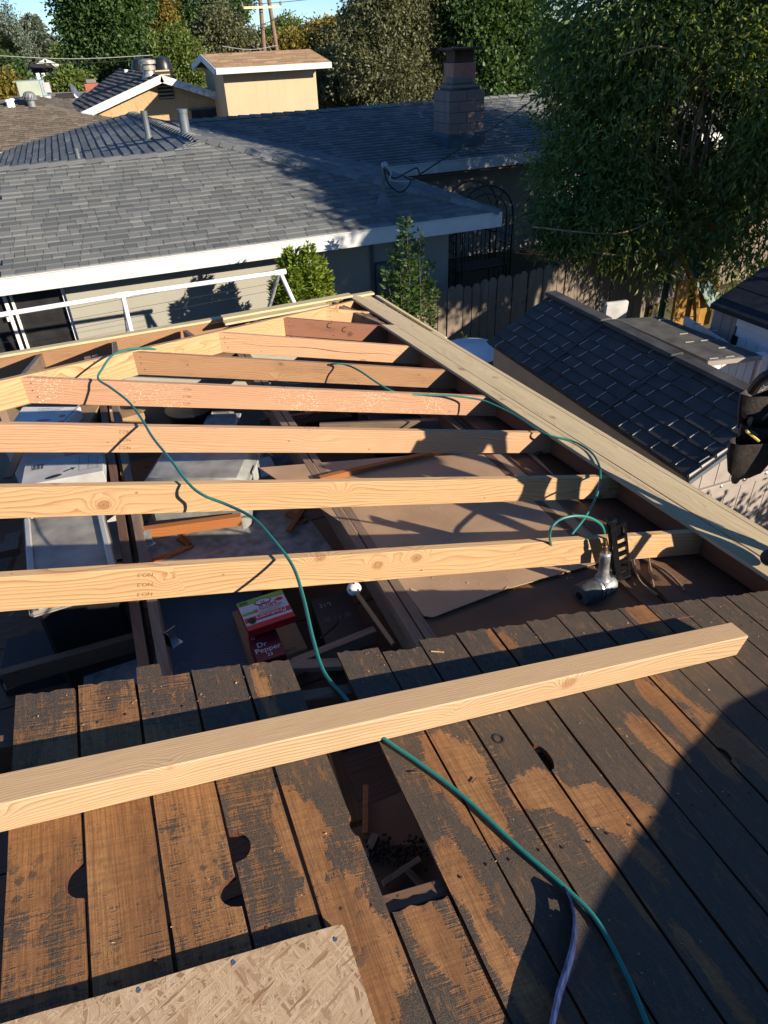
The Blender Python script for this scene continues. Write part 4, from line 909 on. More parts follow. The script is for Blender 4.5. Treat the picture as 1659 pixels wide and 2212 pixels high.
for (u, v, w, l, h, z, mt, lb) in ((260, 890, .35, .3, .3, -2.8, 'card_brown', 'brown carton between the left joist and the black pot'), (700, 850, .5, .4, .3, -2.75, 'black_card', 'black carton in the shade below the brown rafter'), (600, 950, .4, .3, .25, -2.9, 'dusty_white', 'pale crushed carton in the shade near the right joist'),
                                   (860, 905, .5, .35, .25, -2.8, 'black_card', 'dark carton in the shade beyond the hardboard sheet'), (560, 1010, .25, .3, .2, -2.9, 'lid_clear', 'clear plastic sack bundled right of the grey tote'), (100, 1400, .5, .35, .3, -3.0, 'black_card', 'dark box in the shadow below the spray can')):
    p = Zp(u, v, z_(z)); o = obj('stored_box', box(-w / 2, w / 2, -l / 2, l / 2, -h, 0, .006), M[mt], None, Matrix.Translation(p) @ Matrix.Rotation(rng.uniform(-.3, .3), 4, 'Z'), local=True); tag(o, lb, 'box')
# sawdust and splinters on the hardboard
bm = bmesh.new()
for i in range(260):
    u = rng.uniform(760, 1290); v = rng.uniform(1010, 1290); p = Zp(u, v, z_(-2.4505))
    if not (1.08 < p.x < 2.2 and 2.3 < p.y < 3.7): continue
    L_ = rng.uniform(.0015, .006) * (4 if rng.random() < .06 else 1); a = rng.uniform(0, 6.28); w_ = L_ * rng.uniform(.15, .6); c_, s_ = math.cos(a), math.sin(a)
    bm.faces.new([bm.verts.new((p.x + c_ * p_ - s_ * q_, p.y + s_ * p_ + c_ * q_, p.z + rng.uniform(.0006, .003))) for p_, q_ in ((-L_, -w_), (L_, -w_ * .5), (L_ * .8, w_), (-L_ * .7, w_))])
tag(obj('sawdust', bm, M['pine_yellow']), 'pale sawdust specks scattered over the brown hardboard sheet', 'sawdust', kind='stuff')
for k, (pts, r, mt, z, lb) in enumerate(((((560, 880), (640, 905), (700, 885), (760, 900)), .006, 'cable', -2.5, 'black cable sagging across the right double joist near the pot'), (((60, 1210), (110, 1250), (60, 1300), (20, 1330)), .005, 'cable_grey', -2.6, 'grey wire looping below the left rafter bay'), (((700, 1300), (730, 1340), (690, 1380)), .006, 'cable', -2.7, 'black cable hanging beside the black printed box'), (((420, 940), (470, 965), (540, 960), (590, 985)), .005, 'hose', -2.5, 'thin green cord beyond the grey tote'))):
    tag(obj('loose_cable', tube(smoothpath([Zp(*q, z_(z)) for q in pts], 6), r, 6), M[mt]), lb, 'cable')
for (u, v, L_, w_, a, z, mt, lb) in ((640, 1120, .28, .04, .9, -2.68, 'orange_wood', 'reddish lath beside the right double joist'), (480, 1125, .22, .03, 2.4, -2.68, 'grey_wood', 'grey lath across the middle of the dusty panel'), (110, 1440, .5, .05, .2, -2.9, 'grey_wood', 'grey lath in the dark corner below the spray can'), (750, 930, .4, .05, .3, -2.6, 'orange_wood', 'reddish batten beyond the hardboard sheet'), (820, 890, .35, .04, 2.7, -2.6, 'grey_wood', 'grey batten under the speckled rafter'), (1130, 960, .3, .05, 1.9, -2.43, 'old_wood', 'dark offcut at the right end of the hardboard'), (30, 1000, .4, .06, 1.4, -2.5, 'old_wood', 'dark offcut left of the printed carton')):
    p = Zp(u, v, z_(z)); d = Vector((math.cos(a), math.sin(a), 0)) * L_ * .5; tag(board('lath', p - d, p + d, w_, .018, M[mt]), lb, 'lath')
# debris in the plank gap
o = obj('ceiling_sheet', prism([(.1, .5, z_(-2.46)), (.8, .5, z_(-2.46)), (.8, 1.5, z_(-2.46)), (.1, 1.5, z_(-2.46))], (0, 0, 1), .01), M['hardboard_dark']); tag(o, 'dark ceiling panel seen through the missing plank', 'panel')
o = board('wood_stick', Zp(812, 1800, z_(-2.44)), Zp(790, 1845, z_(-2.44)), .03, .02, M['grey_wood']); tag(o, 'short pale stick lying in the gap of the missing plank', 'stick')
for (u, v, L_, a, mt, lb) in ((790, 1745, .20, 1.2, 'orange_wood', 'reddish splintered stick in the gap, under the timber'), (868, 1880, .16, .2, 'grey_wood', 'grey stick lying level in the gap near its lower end'), (905, 1905, .12, 1.9, 'old_wood', 'dark stick in the lower corner of the gap')):
    p = Zp(u, v, z_(-2.43)); d = Vector((math.cos(a), math.sin(a), 0)) * L_ * .5; tag(board('gap_stick', p - d, p + d, .022, .015, M[mt]), lb, 'stick')
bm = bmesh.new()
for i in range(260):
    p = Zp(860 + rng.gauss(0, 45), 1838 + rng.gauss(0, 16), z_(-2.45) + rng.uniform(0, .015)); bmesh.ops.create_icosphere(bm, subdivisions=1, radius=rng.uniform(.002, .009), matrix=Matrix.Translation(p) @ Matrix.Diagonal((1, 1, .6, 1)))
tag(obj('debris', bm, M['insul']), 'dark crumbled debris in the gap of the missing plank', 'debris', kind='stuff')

# ================================================================ the neighbour's house
NB = thing('neighbour_house', 'low house with grey shingled hip roof and white fascia beyond the rafters', 'house', (2, 13, 0))
EZ = EYE - 2.3; YA = 9.66; XR = 5.66; RZ = EYE - 1.522; RYY = 12.77; AX, AY = 1.95, 13.30; AZ = EZ + .25 * (AY - YA)
XL = -9.0
# front plane is laid as a slab with its tabs; ridge steps up to a small apex at the right
front = [(XL, YA, EZ), (XR, YA, EZ), (AX + (AY - RYY) * 1.02, RYY, RZ), (XL, RYY, RZ)]
front_top = [(1.35, RYY, RZ), (AX + (AY - RYY) * 1.02, RYY, RZ), (AX, AY, AZ)]
right = [(XR, YA, EZ), (XR, 14.46, EZ), (AX, 14.46 + .0, AZ + .0), (AX, AY, AZ)]
westB = [(AX, AY - .3, AZ), (1.55, 20.9, EYE - 1.50), (-1.9, 23.4, EYE - 2.36), (-2.3, 12.79, EYE - 2.46)]
WY0, WY1 = 14.46, 17.65; WZ0, WZ1 = EZ, EZ + .25 * (WY1 - WY0)
wing = [(5.2, WY0, WZ0), (15.0, WY0, WZ0), (15.0, WY1, WZ1), (2.0, WY1, WZ1), (2.0, 17.0, WZ0 + .25 * (17.0 - WY0))]
def slab(pts, name='roof_slab'):
    return obj(name, prism([Vector(p) - Vector((0, 0, .012)) for p in pts], (0, 0, 1), .06), M['shingle'], NB)
for pts in (front, front_top, westB, wing): slab(pts)
slab([(XR, YA, EZ), (XR, 16.5, EZ), (AX, 16.5, AZ), (AX, AY, AZ)])
slab([(XL, RYY + .01, RZ), (1.35, RYY + .01, RZ), (1.35, 16, RZ - .8), (XL, 16, RZ - .8)])
slab([(2.0, WY1 + .01, WZ1), (15, WY1 + .01, WZ1), (15, 20.8, WZ0), (2.0, 20.8, WZ0)])
slab([(AX, AY, AZ), (1.55, 20.9, EYE - 1.50), (4.0, 20.9, EYE - 2.1), (4.0, AY, EYE - 1.9)])
at = tabs(front, (1, 0, 0), seed=2) + tabs(front_top, (1, 0, 0), seed=3) + tabs([(XR, YA, EZ), (XR, 16.5, EZ), (AX, 16.5, AZ), (AX, AY, AZ)], (0, 1, 0), seed=4)
at += tabs(wing, (1, 0, 0), seed=6)
westL = [[westB[0], westB[1], westB[2]], [westB[0], westB[2], westB[3]]]
at += tabs(westB, (0, 1, 0), lens=(.5, .8, 1.1), expo=.16, thick=.015, seed=5)
lay_tabs(at, NB, M['shingle'], 300)
caps((1.75, RYY + .02, RZ + .02), (-3.4, RYY + .02, RZ + .02), NB, M['shingle'], .26, .15)
caps((AX, AY, AZ + .02), (XR, YA, EZ + .02), NB, M['shingle'], .24, .13, 'hip_cap')
caps((AX, AY, AZ + .02), (1.55, 20.9, EYE - 1.48), NB, M['shingle'], .22, .13)
caps((2.0, WY1, WZ1 + .02), (13, WY1, WZ1 + .02), NB, M['shingle'], .26, .13)
# fascia and eaves
def fascia(a, b, h=.2, mat='white'):
    a, b = Vector(a), Vector(b); board('fascia', a, b, .035, h, M[mat], NB)
    board('drip_edge', a + Vector((0, 0, .012)), b + Vector((0, 0, .012)), .07, .012, M['white'], NB)
fascia((XL, YA - .02, EZ - .005), (XR + .04, YA - .02, EZ - .005)); fascia((XR + .02, YA, EZ - .006), (XR + .02, 14.4, EZ - .006)); fascia((5.2, WY0 - .02, WZ0 - .005), (15, WY0 - .02, WZ0 - .005))
obj('soffit', box(XL, XR, YA + .0, 10.3, EZ - .13, EZ - .115), M['stucco'], NB)
board('gutter_pipe', (5.9, WY0 + .05, WZ0 - .24), (15, WY0 + .05, WZ0 - .24), .06, .03, M['grey_wood'], NB)
# walls with the window let in on the left
WY = 10.2; wz0 = EZ - .62; XW = 5.10
wl0, wl1, wt, wb = -2.35, -0.57, Yp(75, 622, WY).z, 1.2
obj('wall', box(wl1 + .003, XW, WY, 16, 0, EZ - .132), M['stucco'], NB)
obj('wall', box(XL, wl0 - .003, WY, 16, 0, EZ - .132), M['stucco'], NB)
obj('wall', box(wl0, wl1, WY, 16, wt + .002, EZ - .1325), M['stucco'], NB); obj('wall', box(wl0, wl1, WY, 16, 0, wb - .002), M['stucco'], NB)
obj('wall', box(XW - 1, 15, WY0 + .55, 20.5, 0, WZ0 - .2), M['stucco'], NB)
WIN = obj('window', box(wl0, wl1, WY + .12, WY + .16, wb, wt), M['screen'], NB)
fw = .045
for (x0, x1, z0, z1) in ((wl1 - fw, wl1, wb, wt), (wl0, wl0 + fw, wb, wt), (wl0 + fw, wl1 - fw, wt - fw, wt), (wl0 + fw, wl1 - fw, wb, wb + fw), (-1.33, -1.33 + fw, wb + fw, wt - fw), (-1.245, -1.245 + fw * .7, wb + fw, wt - fw)):
    obj('window_frame', box(x0, x1, WY + .05, WY + .12 if x0 != -1.33 else WY + .1, z0, z1, .004), M['vinyl'], WIN)
obj('latch', box(-1.36, -1.335, WY + .03, WY + .06, 1.9, 1.96, .003), M['vinyl'], WIN)
# meter box and conduits on the shaded wall
p = Yp(735, 585, WY)
obj('wall_joint', box(2.93, 2.96, WY - .012, WY - .002, 0, EZ - .15), M['stucco'], NB)
obj('meter_box', box(Yp(815, 0, WY).x if False else 3.83, 4.08, WY - .12, WY - .003, EZ - 1.1, EZ - .62, .006), M['vent'], NB)
obj('meter', lathe([(.085, 0), (.09, .02), (.08, .07), (.0, .085)], 18, axis_M((3.95, WY - .12, EZ - .8), (3.95, WY - 1, EZ - .8))), M['galv'], NB, smooth='auto')
for x in (3.80, 4.2): obj('conduit', tube([(x, WY - .05, EZ - .15), (x, WY - .05, .1)], .022, 8), M['vent'], NB)
# vents
def pipe_vent(u, v, plane_pt, n, r, h, name='vent_pipe', cap=True):
    p = meet(u, v, plane_pt, n)
    obj(name, lathe([(r * 1.7, -.02), (r * 1.35, .02), (r, .07), (r, h - .06), (r * 1.1, h - .06), (r * 1.1, h), (r * .8, h)], 18, Matrix.Translation(p)), M['vent'], NB, smooth='auto')
pipe_vent(322, 300, (AX, AY, AZ), (-.25, 0, 1), .055, .46); pipe_vent(402, 292, (AX, AY, AZ), (-.25, 0, 1), .085, .40); pipe_vent(172, 352, (AX, AY, AZ), (-.25, 0, 1), .04, .25)
# service mast
mb = meet(828, 443, (0, YA, EZ), (0, -.25, 1)); mt = Yp(829, 360, mb.y)
obj('service_mast', tube([mb, mt], .032, 10), M['vent'], NB); obj('mast_boot', lathe([(.16, -.03), (.09, .05), (.04, .16)], 16, Matrix.Translation(mb)), M['vent'], NB, smooth='auto')
obj('weather_head', lathe([(.034, 0), (.045, .02), (.055, .045), (.04, .08), (.01, .1)], 14, axis_M(mt - Vector((0, 0, .03)), mt + Vector((.25, 0, .8)))), M['galv'], NB, smooth='auto')
for k, pts in enumerate((((829, 360), (850, 385), (880, 372), (900, 363), (905, 378), (890, 388), (872, 380)), ((829, 362), (838, 395), (862, 415), (880, 405), (888, 390)), ((832, 358), (845, 372), (842, 388), (860, 392), (885, 392)))):
    obj('drop_wire', tube(smoothpath([Yp(*q, mb.y - .03 * k) for q in pts], 6), .011, 6), M['cable_grey' if k == 2 else 'cable'], NB)
obj('drop_wire', tube(smoothpath([Yp(905, 378, mb.y), Vector((9.5, 14.0, EYE - .9)), Vector((14, 17, EYE + 1))], 8), .012, 6), M['cable'], NB)
# chimney of big blocks
cyy = 15.0; x0, x1 = 7.46, 8.30; y0, y1 = cyy, cyy + .75; zb = WZ0 + .25 * (cyy - WY0) - .05
CH = obj('chimney', box(x0 + .02, x1 - .02, y0 + .02, y1 - .02, zb, EYE - 1.11), M['mortar'], NB)
obj('flashing', box(x0 - .03, x1 + .03, y0 - .03, y1 + .03, zb - .05, zb + .30, .01), M['flash'], CH)
hh = (EYE - 1.10 - zb - .31) / 4; xs = (x0, x0 + .42 * (x1 - x0), x1)
for r in range(4):
    za = zb + .31 + r * hh
    cuts = (x0, x0 + .5 * (x1 - x0), x1) if r % 2 else (x0, x0 + .28 * (x1 - x0), x1)
    for a, b in zip(cuts, cuts[1:]):
        obj('block', box(a + .005, b - .005, y0, y0 + .2, za + .005, za + hh - .005, .012), M['block'], CH)
    for a, b in ((y0 + .205, y1 - .21), (y1 - .205, y1)):
        obj('block', box(x0, x0 + .2, a, b, za + .005, za + hh - .005, .012), M['block'], CH); obj('block', box(x1 - .2, x1, a, b, za + .005, za + hh - .005, .012), M['block'], CH)
bm = bmesh.new(); bm_box(bm, x0 + .06, x1 - .06, y0 + .06, y1 - .06, EYE - 1.105, EYE - 1.0, None, .05); obj('mortar_crown', bm, M['mortar'], CH)
fx = Yp(995, 150, cyy + .3).x; obj('flue_tile', box(fx - .25, fx + .27, cyy + .12, cyy + .6, EYE - 1.0, EYE - .62, .02), M['clay'], CH)
obj('flue_collar', box(fx - .29, fx + .2, cyy + .09, cyy + .4, EYE - 1.0, EYE - .86, .03), M['mortar'], CH)
obj('spark_arrestor', box(fx - .21, fx + .23, cyy + .16, cyy + .56, EYE - .62, EYE - .40, .01), M['rust_iron'], CH); obj('arrestor_lid', box(fx - .34, fx + .36, cyy + .02, cyy + .70, EYE - .40, EYE - .36, .008), M['rust_iron'], CH)

# white pipe frame with wires in front of the wall
py = 8.2
PF = thing('pipe_frame', 'white plastic pipe trellis with thin wires before the pale wall', 'trellis', (0.6, py, 0))
tl, tr_ = Yp(-60, 690, py), Yp(605, 588, py); tm_ = Yp(265, 637, py)
obj('top_rail', tube([tl - Vector((1.5, 0, 0)), tl, tm_, tr_], .026, 12), M['pvc'], PF, smooth='auto')
def dn(p, q): d = (q - p); return p + d * ((p.z - .05) / (p.z - q.z))
for (a, b, mt) in (((265, 640), (285, 722), 'pvc'), ((605, 588), (641, 658), 'pvc')):
    A_, B_ = Yp(*a, py), Yp(*b, py); e_ = B_ + Vector((0, -.0, 0)); e_ = A_ + (B_ - A_) * 5.5; e_.z = 0
    obj('post', tube([A_, e_], .026, 12), M[mt], PF, smooth='auto')
a_ = Yp(603, 590, py); b_ = Yp(573, 668, py + .25); e_ = a_ + (b_ - a_) * 4.5; e_.z = 0
obj('post', tube([a_, e_], .024, 12), M['pvc_grey'], PF, smooth='auto')
a_ = Yp(266, 640, py); b_ = Yp(277, 722, py + .2); e_ = a_ + (b_ - a_) * 5.5; e_.z = 0; obj('post', tube([a_, e_], .02, 10), M['pvc_grey'], PF, smooth='auto')
for q in (tm_, tr_): obj('coupling', tube([q - Vector((.07, 0, 0)), q + Vector((.07, 0, 0))], .032, 12), M['pvc'], PF)
for k, (ul, ur) in enumerate(((745, 655), (720, 640), (768, 690), (700, 612))):
    obj('wire', tube([Yp(-80, ul + 12, py), Yp(600, ur - 30, py)], .002, 5), M['cable'], PF)

# ================================================================ leaves
def leaf_cloud(pos, dirs, length, width, rg, bend=0.25):
    """one bent two-quad leaf for every point"""
    n = len(pos); d = dirs / np.linalg.norm(dirs, axis=1, keepdims=True)
    s = np.cross(d, rg.normal(size=(n, 3))); s /= np.linalg.norm(s, axis=1, keepdims=True) + 1e-9; nn = np.cross(s, d)
    L = (length * rg.uniform(.7, 1.25, n))[:, None]; w = (width * rg.uniform(.8, 1.2, n))[:, None]
    mid = pos + d * L * .45 + nn * L * bend * .3; tip = pos + d * L - nn * L * bend * .25
    V = np.stack([pos, mid - s * w * .5, tip, mid + s * w * .5], 1).reshape(-1, 3)
    F = np.arange(4 * n).reshape(-1, 4); return V, F
def blobs_points(blobs, n, rg, shell=.55):
    w = np.array([b[3] * b[4] * b[5] for b in blobs]); w = w / w.sum(); idx = rg.choice(len(blobs), n, p=w); B = np.array([b[:6] for b in blobs])[idx]
    v = rg.normal(size=(n, 3)); v /= np.linalg.norm(v, axis=1, keepdims=True)
    r = shell + (1 - shell) * rg.random(n) ** .6; f = 1 + .22 * np.sin(v[:, 0] * 5 + idx) * np.cos(v[:, 2] * 6 + idx * 2) + .1 * rg.normal(size=n)
    return B[:, :3] + v * B[:, 3:] * (r * f)[:, None], v
def tree(name, label, base, blobs, leaf, nclump, per, cl_r, ll, lw, trunk_r=.18, droop=.3, seed=1, bark='bark', group=None, limbs=14, limb_mat=None, shell=.5, cat='tree', hollow=None):
    rg = np.random.default_rng(seed); t = thing(name, label, cat, base, group); base = Vector(base)
    C, out = blobs_points(blobs, nclump, rg, shell)
    if hollow is not None:
        hc, hr2, ax_ = hollow; q = C - np.array(hc); al = q @ np.array(ax_); perp = q - al[:, None] * np.array(ax_)
        keep = ~((np.linalg.norm(perp * np.array([1, 1, .75]), axis=1) < hr2 * rg.uniform(.7, 1.1, len(C))) & (al < .6)); C, out = C[keep], out[keep]; nclump = len(C)
    C[:, 2] = np.maximum(C[:, 2], base.z + .15)
    m = per; P = np.repeat(C, m, 0) + rg.normal(size=(nclump * m, 3)) * cl_r * np.array([1, 1, .8]); dv = np.repeat(out, m, 0) * .6 + rg.normal(size=P.shape) * .6 + np.array([0, 0, -droop])
    V, F = leaf_cloud(P, dv, ll, lw, rg); npmesh('crown', V, F, M[leaf], t)
    cz = np.mean(C, 0); top = Vector((base.x * .5 + cz[0] * .5, base.y * .5 + cz[1] * .5, base.z + (max(C[:, 2]) - base.z) * .75))
    mid = base.lerp(top, .45) + Vector((rg.normal() * .15, rg.normal() * .15, 0))
    bm = bmesh.new(); pth = smoothpath([base - Vector((0, 0, .1)), base.lerp(mid, .5), mid, top], 4); k = len(pth); bm_tube(bm, pth, [trunk_r * (1.25 - 1.1 * i / (k - 1)) for i in range(k)], 8); obj('trunk', bm, M[bark], t, smooth=True)
    for i in range(limbs):
        e = Vector(C[rg.integers(len(C))].tolist()); s = pth[int(k * (.3 + .6 * rg.random())) % k]; mm = s.lerp(e, .5) + Vector((0, 0, .12 * (e - s).length))
        bm = bmesh.new(); pp_ = smoothpath([s, mm, e], 4); q = len(pp_); bm_tube(bm, pp_, [trunk_r * .35 * (1 - .85 * j / (q - 1)) for j in range(q)], 5); obj('limb', bm, M[limb_mat or bark], t, smooth=True)
    return t
def shrub(name, label, stems, leaf, ll, lw, seed, per_m=95):
    rg = np.random.default_rng(seed); b = stems[0][0]; t = thing(name, label, 'shrub', (b.x, b.y, 0)); Ps = []; Ds = []
    for (top, sp) in stems:
        foot = Vector((stems[0][0].x + (top.x - stems[0][0].x) * .35, top.y, 0)); L = (top - foot).length
        pth = smoothpath([foot, foot.lerp(top, .5) + Vector((rg.normal() * .05, rg.normal() * .05, 0)), top], 5)
        obj('stem', tube(pth, [.012 * (1.1 - i / len(pth)) for i in range(len(pth))], 5), M['bark'], t)
        n = int(L * per_m)
        for i in range(n):
            f = .12 + .88 * rg.random() ** .8; p = foot.lerp(top, f); a = rg.random() * 6.28; r = sp * (1.05 - f) ** .6 * rg.random() ** .5
            Ps.append((p.x + math.cos(a) * r, p.y + math.sin(a) * r, p.z + rg.normal() * .02)); Ds.append((math.cos(a), math.sin(a), .55 + rg.normal() * .35))
    V, F = leaf_cloud(np.array(Ps), np.array(Ds), ll, lw, rg, .5); npmesh('foliage', V, F, M[leaf], t); return t
sy = 8.75
st1 = [(Yp(u, v, sy + dy), sp) for (u, v, dy, sp) in ((640, 545, 0, .34), (612, 560, .1, .26), (665, 532, -.05, .26), (690, 560, .1, .26), (600, 595, -.1, .2), (705, 590, 0, .22), (655, 575, .3, .4), (630, 580, -.2, .3), (680, 585, -.2, .3), (640, 600, .2, .4), (620, 540, .1, .12), (595, 610, .3, .25), (708, 612, .2, .2))]
shrub('privet_shrub', 'bright green leafy shrub at the end of the white pipe frame', st1, 'leaf_shrub', .08, .028, 4, 620)
st2 = [(Yp(u, v, sy - .1 + dy), sp) for (u, v, dy, sp) in ((880, 470, 0, .16), (868, 480, .05, .1), (850, 545, .1, .2), (905, 505, -.05, .12), (930, 565, .1, .14), (835, 585, 0, .22), (865, 590, -.1, .25), (915, 600, .0, .2), (885, 560, -.1, .2), (850, 610, .1, .3), (940, 620, 0, .1))]
shrub('tall_shrub', 'tall thin dark green shrub shoots beside the picket fence', st2, 'leaf_shrub2', .085, .034, 5, 120)
shrub('seedling', 'small leafy shoot growing before the picket fence', [(Yp(1000, 720, 8.4), .12), (Yp(992, 735, 8.4), .1)], 'leaf_shrub2', .09, .036, 6, 60)

# ================================================================ fence
FE = thing('picket_fence', 'weathered dog eared wooden fence below the big tree', 'fence', (7, 9.2, 0))
fa = Zp(915, 634, EYE - 3.1); fb = Zp(1185, 575, EYE - 3.1); fb2 = Vector((fb.x, fb.y, 0)); fa2 = Vector((fa.x - .0, fa.y, 0)); fd = (fb2 - fa2).normalized(); pw = .14
proto = None
for i in range(52):
    p = fa2 + fd * (.15 * i + .02) ; p.y += rng.uniform(-.006, .006); h = EYE - 3.1 + rng.uniform(-.03, .03)
    bm = bmesh.new(); w = pw / 2
    ol = [(-w, 0), (w, 0), (w, h - .05), (w * .45, h), (-w * .45, h), (-w, h - .05)]
    a = [bm.verts.new((z, x, -.009)) for x, z in ol]; b = [bm.verts.new((z, x, .009)) for x, z in ol]
    bm.faces.new(a); bm.faces.new(b[::-1])
    for k in range(6): bm.faces.new((a[k - 1], b[k - 1], b[k], a[k]))
    bmesh.ops.recalc_face_normals(bm, faces=bm.faces)
    Mp = Matrix(((0, fd.x, fd.y, p.x), (0, fd.y, -fd.x, p.y), (1, 0, 0, 0), (0, 0, 0, 1))) @ Matrix.Rotation(rng.uniform(-.01, .01), 4, 'Z')
    obj('picket', bm, M['picket'], FE, Mp, local=True)
for z in (.4, 1.5): board('rail', fa2 + fd * -.1 + Vector((-fd.y, fd.x, 0)) * .04 + Vector((0, 0, z)), fa2 + fd * 7.9 + Vector((-fd.y, fd.x, 0)) * .04 + Vector((0, 0, z)), .04, .09, M['picket'], FE)
# raised soil bed behind
o = obj('soil_bed', box(5.2, 13, 9.6, 14.0, 0.0, .75, .05), M['ground']); tag(o, kind='structure')

# ================================================================ iron arbour with a bench
AR = thing('arbour_bench', 'black iron arch arbour with a slatted bench seat behind the fence', 'arbour', (6.35, 11.4, .75))
def arch(y, x0, x1, zs, zt, mat, r=.014):
    pts = [(x0, y, .75), (x0, y, zs)] + [((x0 + x1) / 2 - (x1 - x0) / 2 * math.cos(a), y, zs + (zt - zs) * math.sin(a)) for a in [math.pi * k / 10 for k in range(1, 10)]] + [(x1, y, zs), (x1, y, .75)]
    obj('arch', tube(pts, r, 6), M[mat], AR)
ax0, ax1 = 5.75, 6.85; zs, zt = EYE - 2.75, EYE - 2.22
for k, y in enumerate((11.2, 11.75)): arch(y, ax0 + .0 * k, ax1, zs, zt, 'black_iron' if k == 0 else 'rust_iron'); arch(y + .0, ax0 + .12, ax1 - .12, zs, zt - .13, 'black_iron', .009)
for x in (ax0, ax1):
    for k in range(8): z = .95 + k * .17; obj('side_bar', tube([(x, 11.2, z), (x, 11.75, z)], .008, 5), M['black_iron'], AR)
    for k in range(3): y = 11.3 + .14 * k; obj('side_bar', tube([(x, y, .95), (x, y, 2.15)], .007, 5), M['black_iron'], AR)
for k in range(3):
    a = math.pi * (k + 1) / 4; x = (ax0 + ax1) / 2 - .55 * math.cos(a); z = zs + (zt - zs) * math.sin(a); obj('cross_bar', tube([(x, 11.2, z), (x, 11.75, z)], .008, 5), M['rust_iron'], AR)
for a, b in ((-.35, .3), (.35, -.3)): obj('fan_bar', tube([(6.3, 11.2, zs), (6.3 + a, 11.2, zs + .42)], .008, 5), M['black_iron'], AR)
for k in range(5): obj('seat_slat', box(ax0 + .05, ax1 - .05, 11.18 + k * .1, 11.26 + k * .1, 1.30, 1.325, .004), M['rust_iron'], AR)
for k in range(12): x = ax0 + .08 + k * .085; obj('back_bar', tube([(x, 11.68, 1.33), (x, 11.70, 1.78 + .10 * math.sin(math.pi * (k + .5) / 12))], .007, 5), M['black_iron'], AR)
obj('back_rail', tube([(ax0 + .05, 11.69, 1.78)] + [(ax0 + .05 + .1 * k, 11.70, 1.78 + .11 * math.sin(math.pi * k / 10)) for k in range(1, 10)] + [(ax1 - .05, 11.69, 1.78)], .013, 6), M['black_iron'], AR)
for x in (ax0 + .06, ax1 - .06): obj('leg', tube([(x, 11.22, .75), (x, 11.22, 1.3)], .013, 6), M['black_iron'], AR)

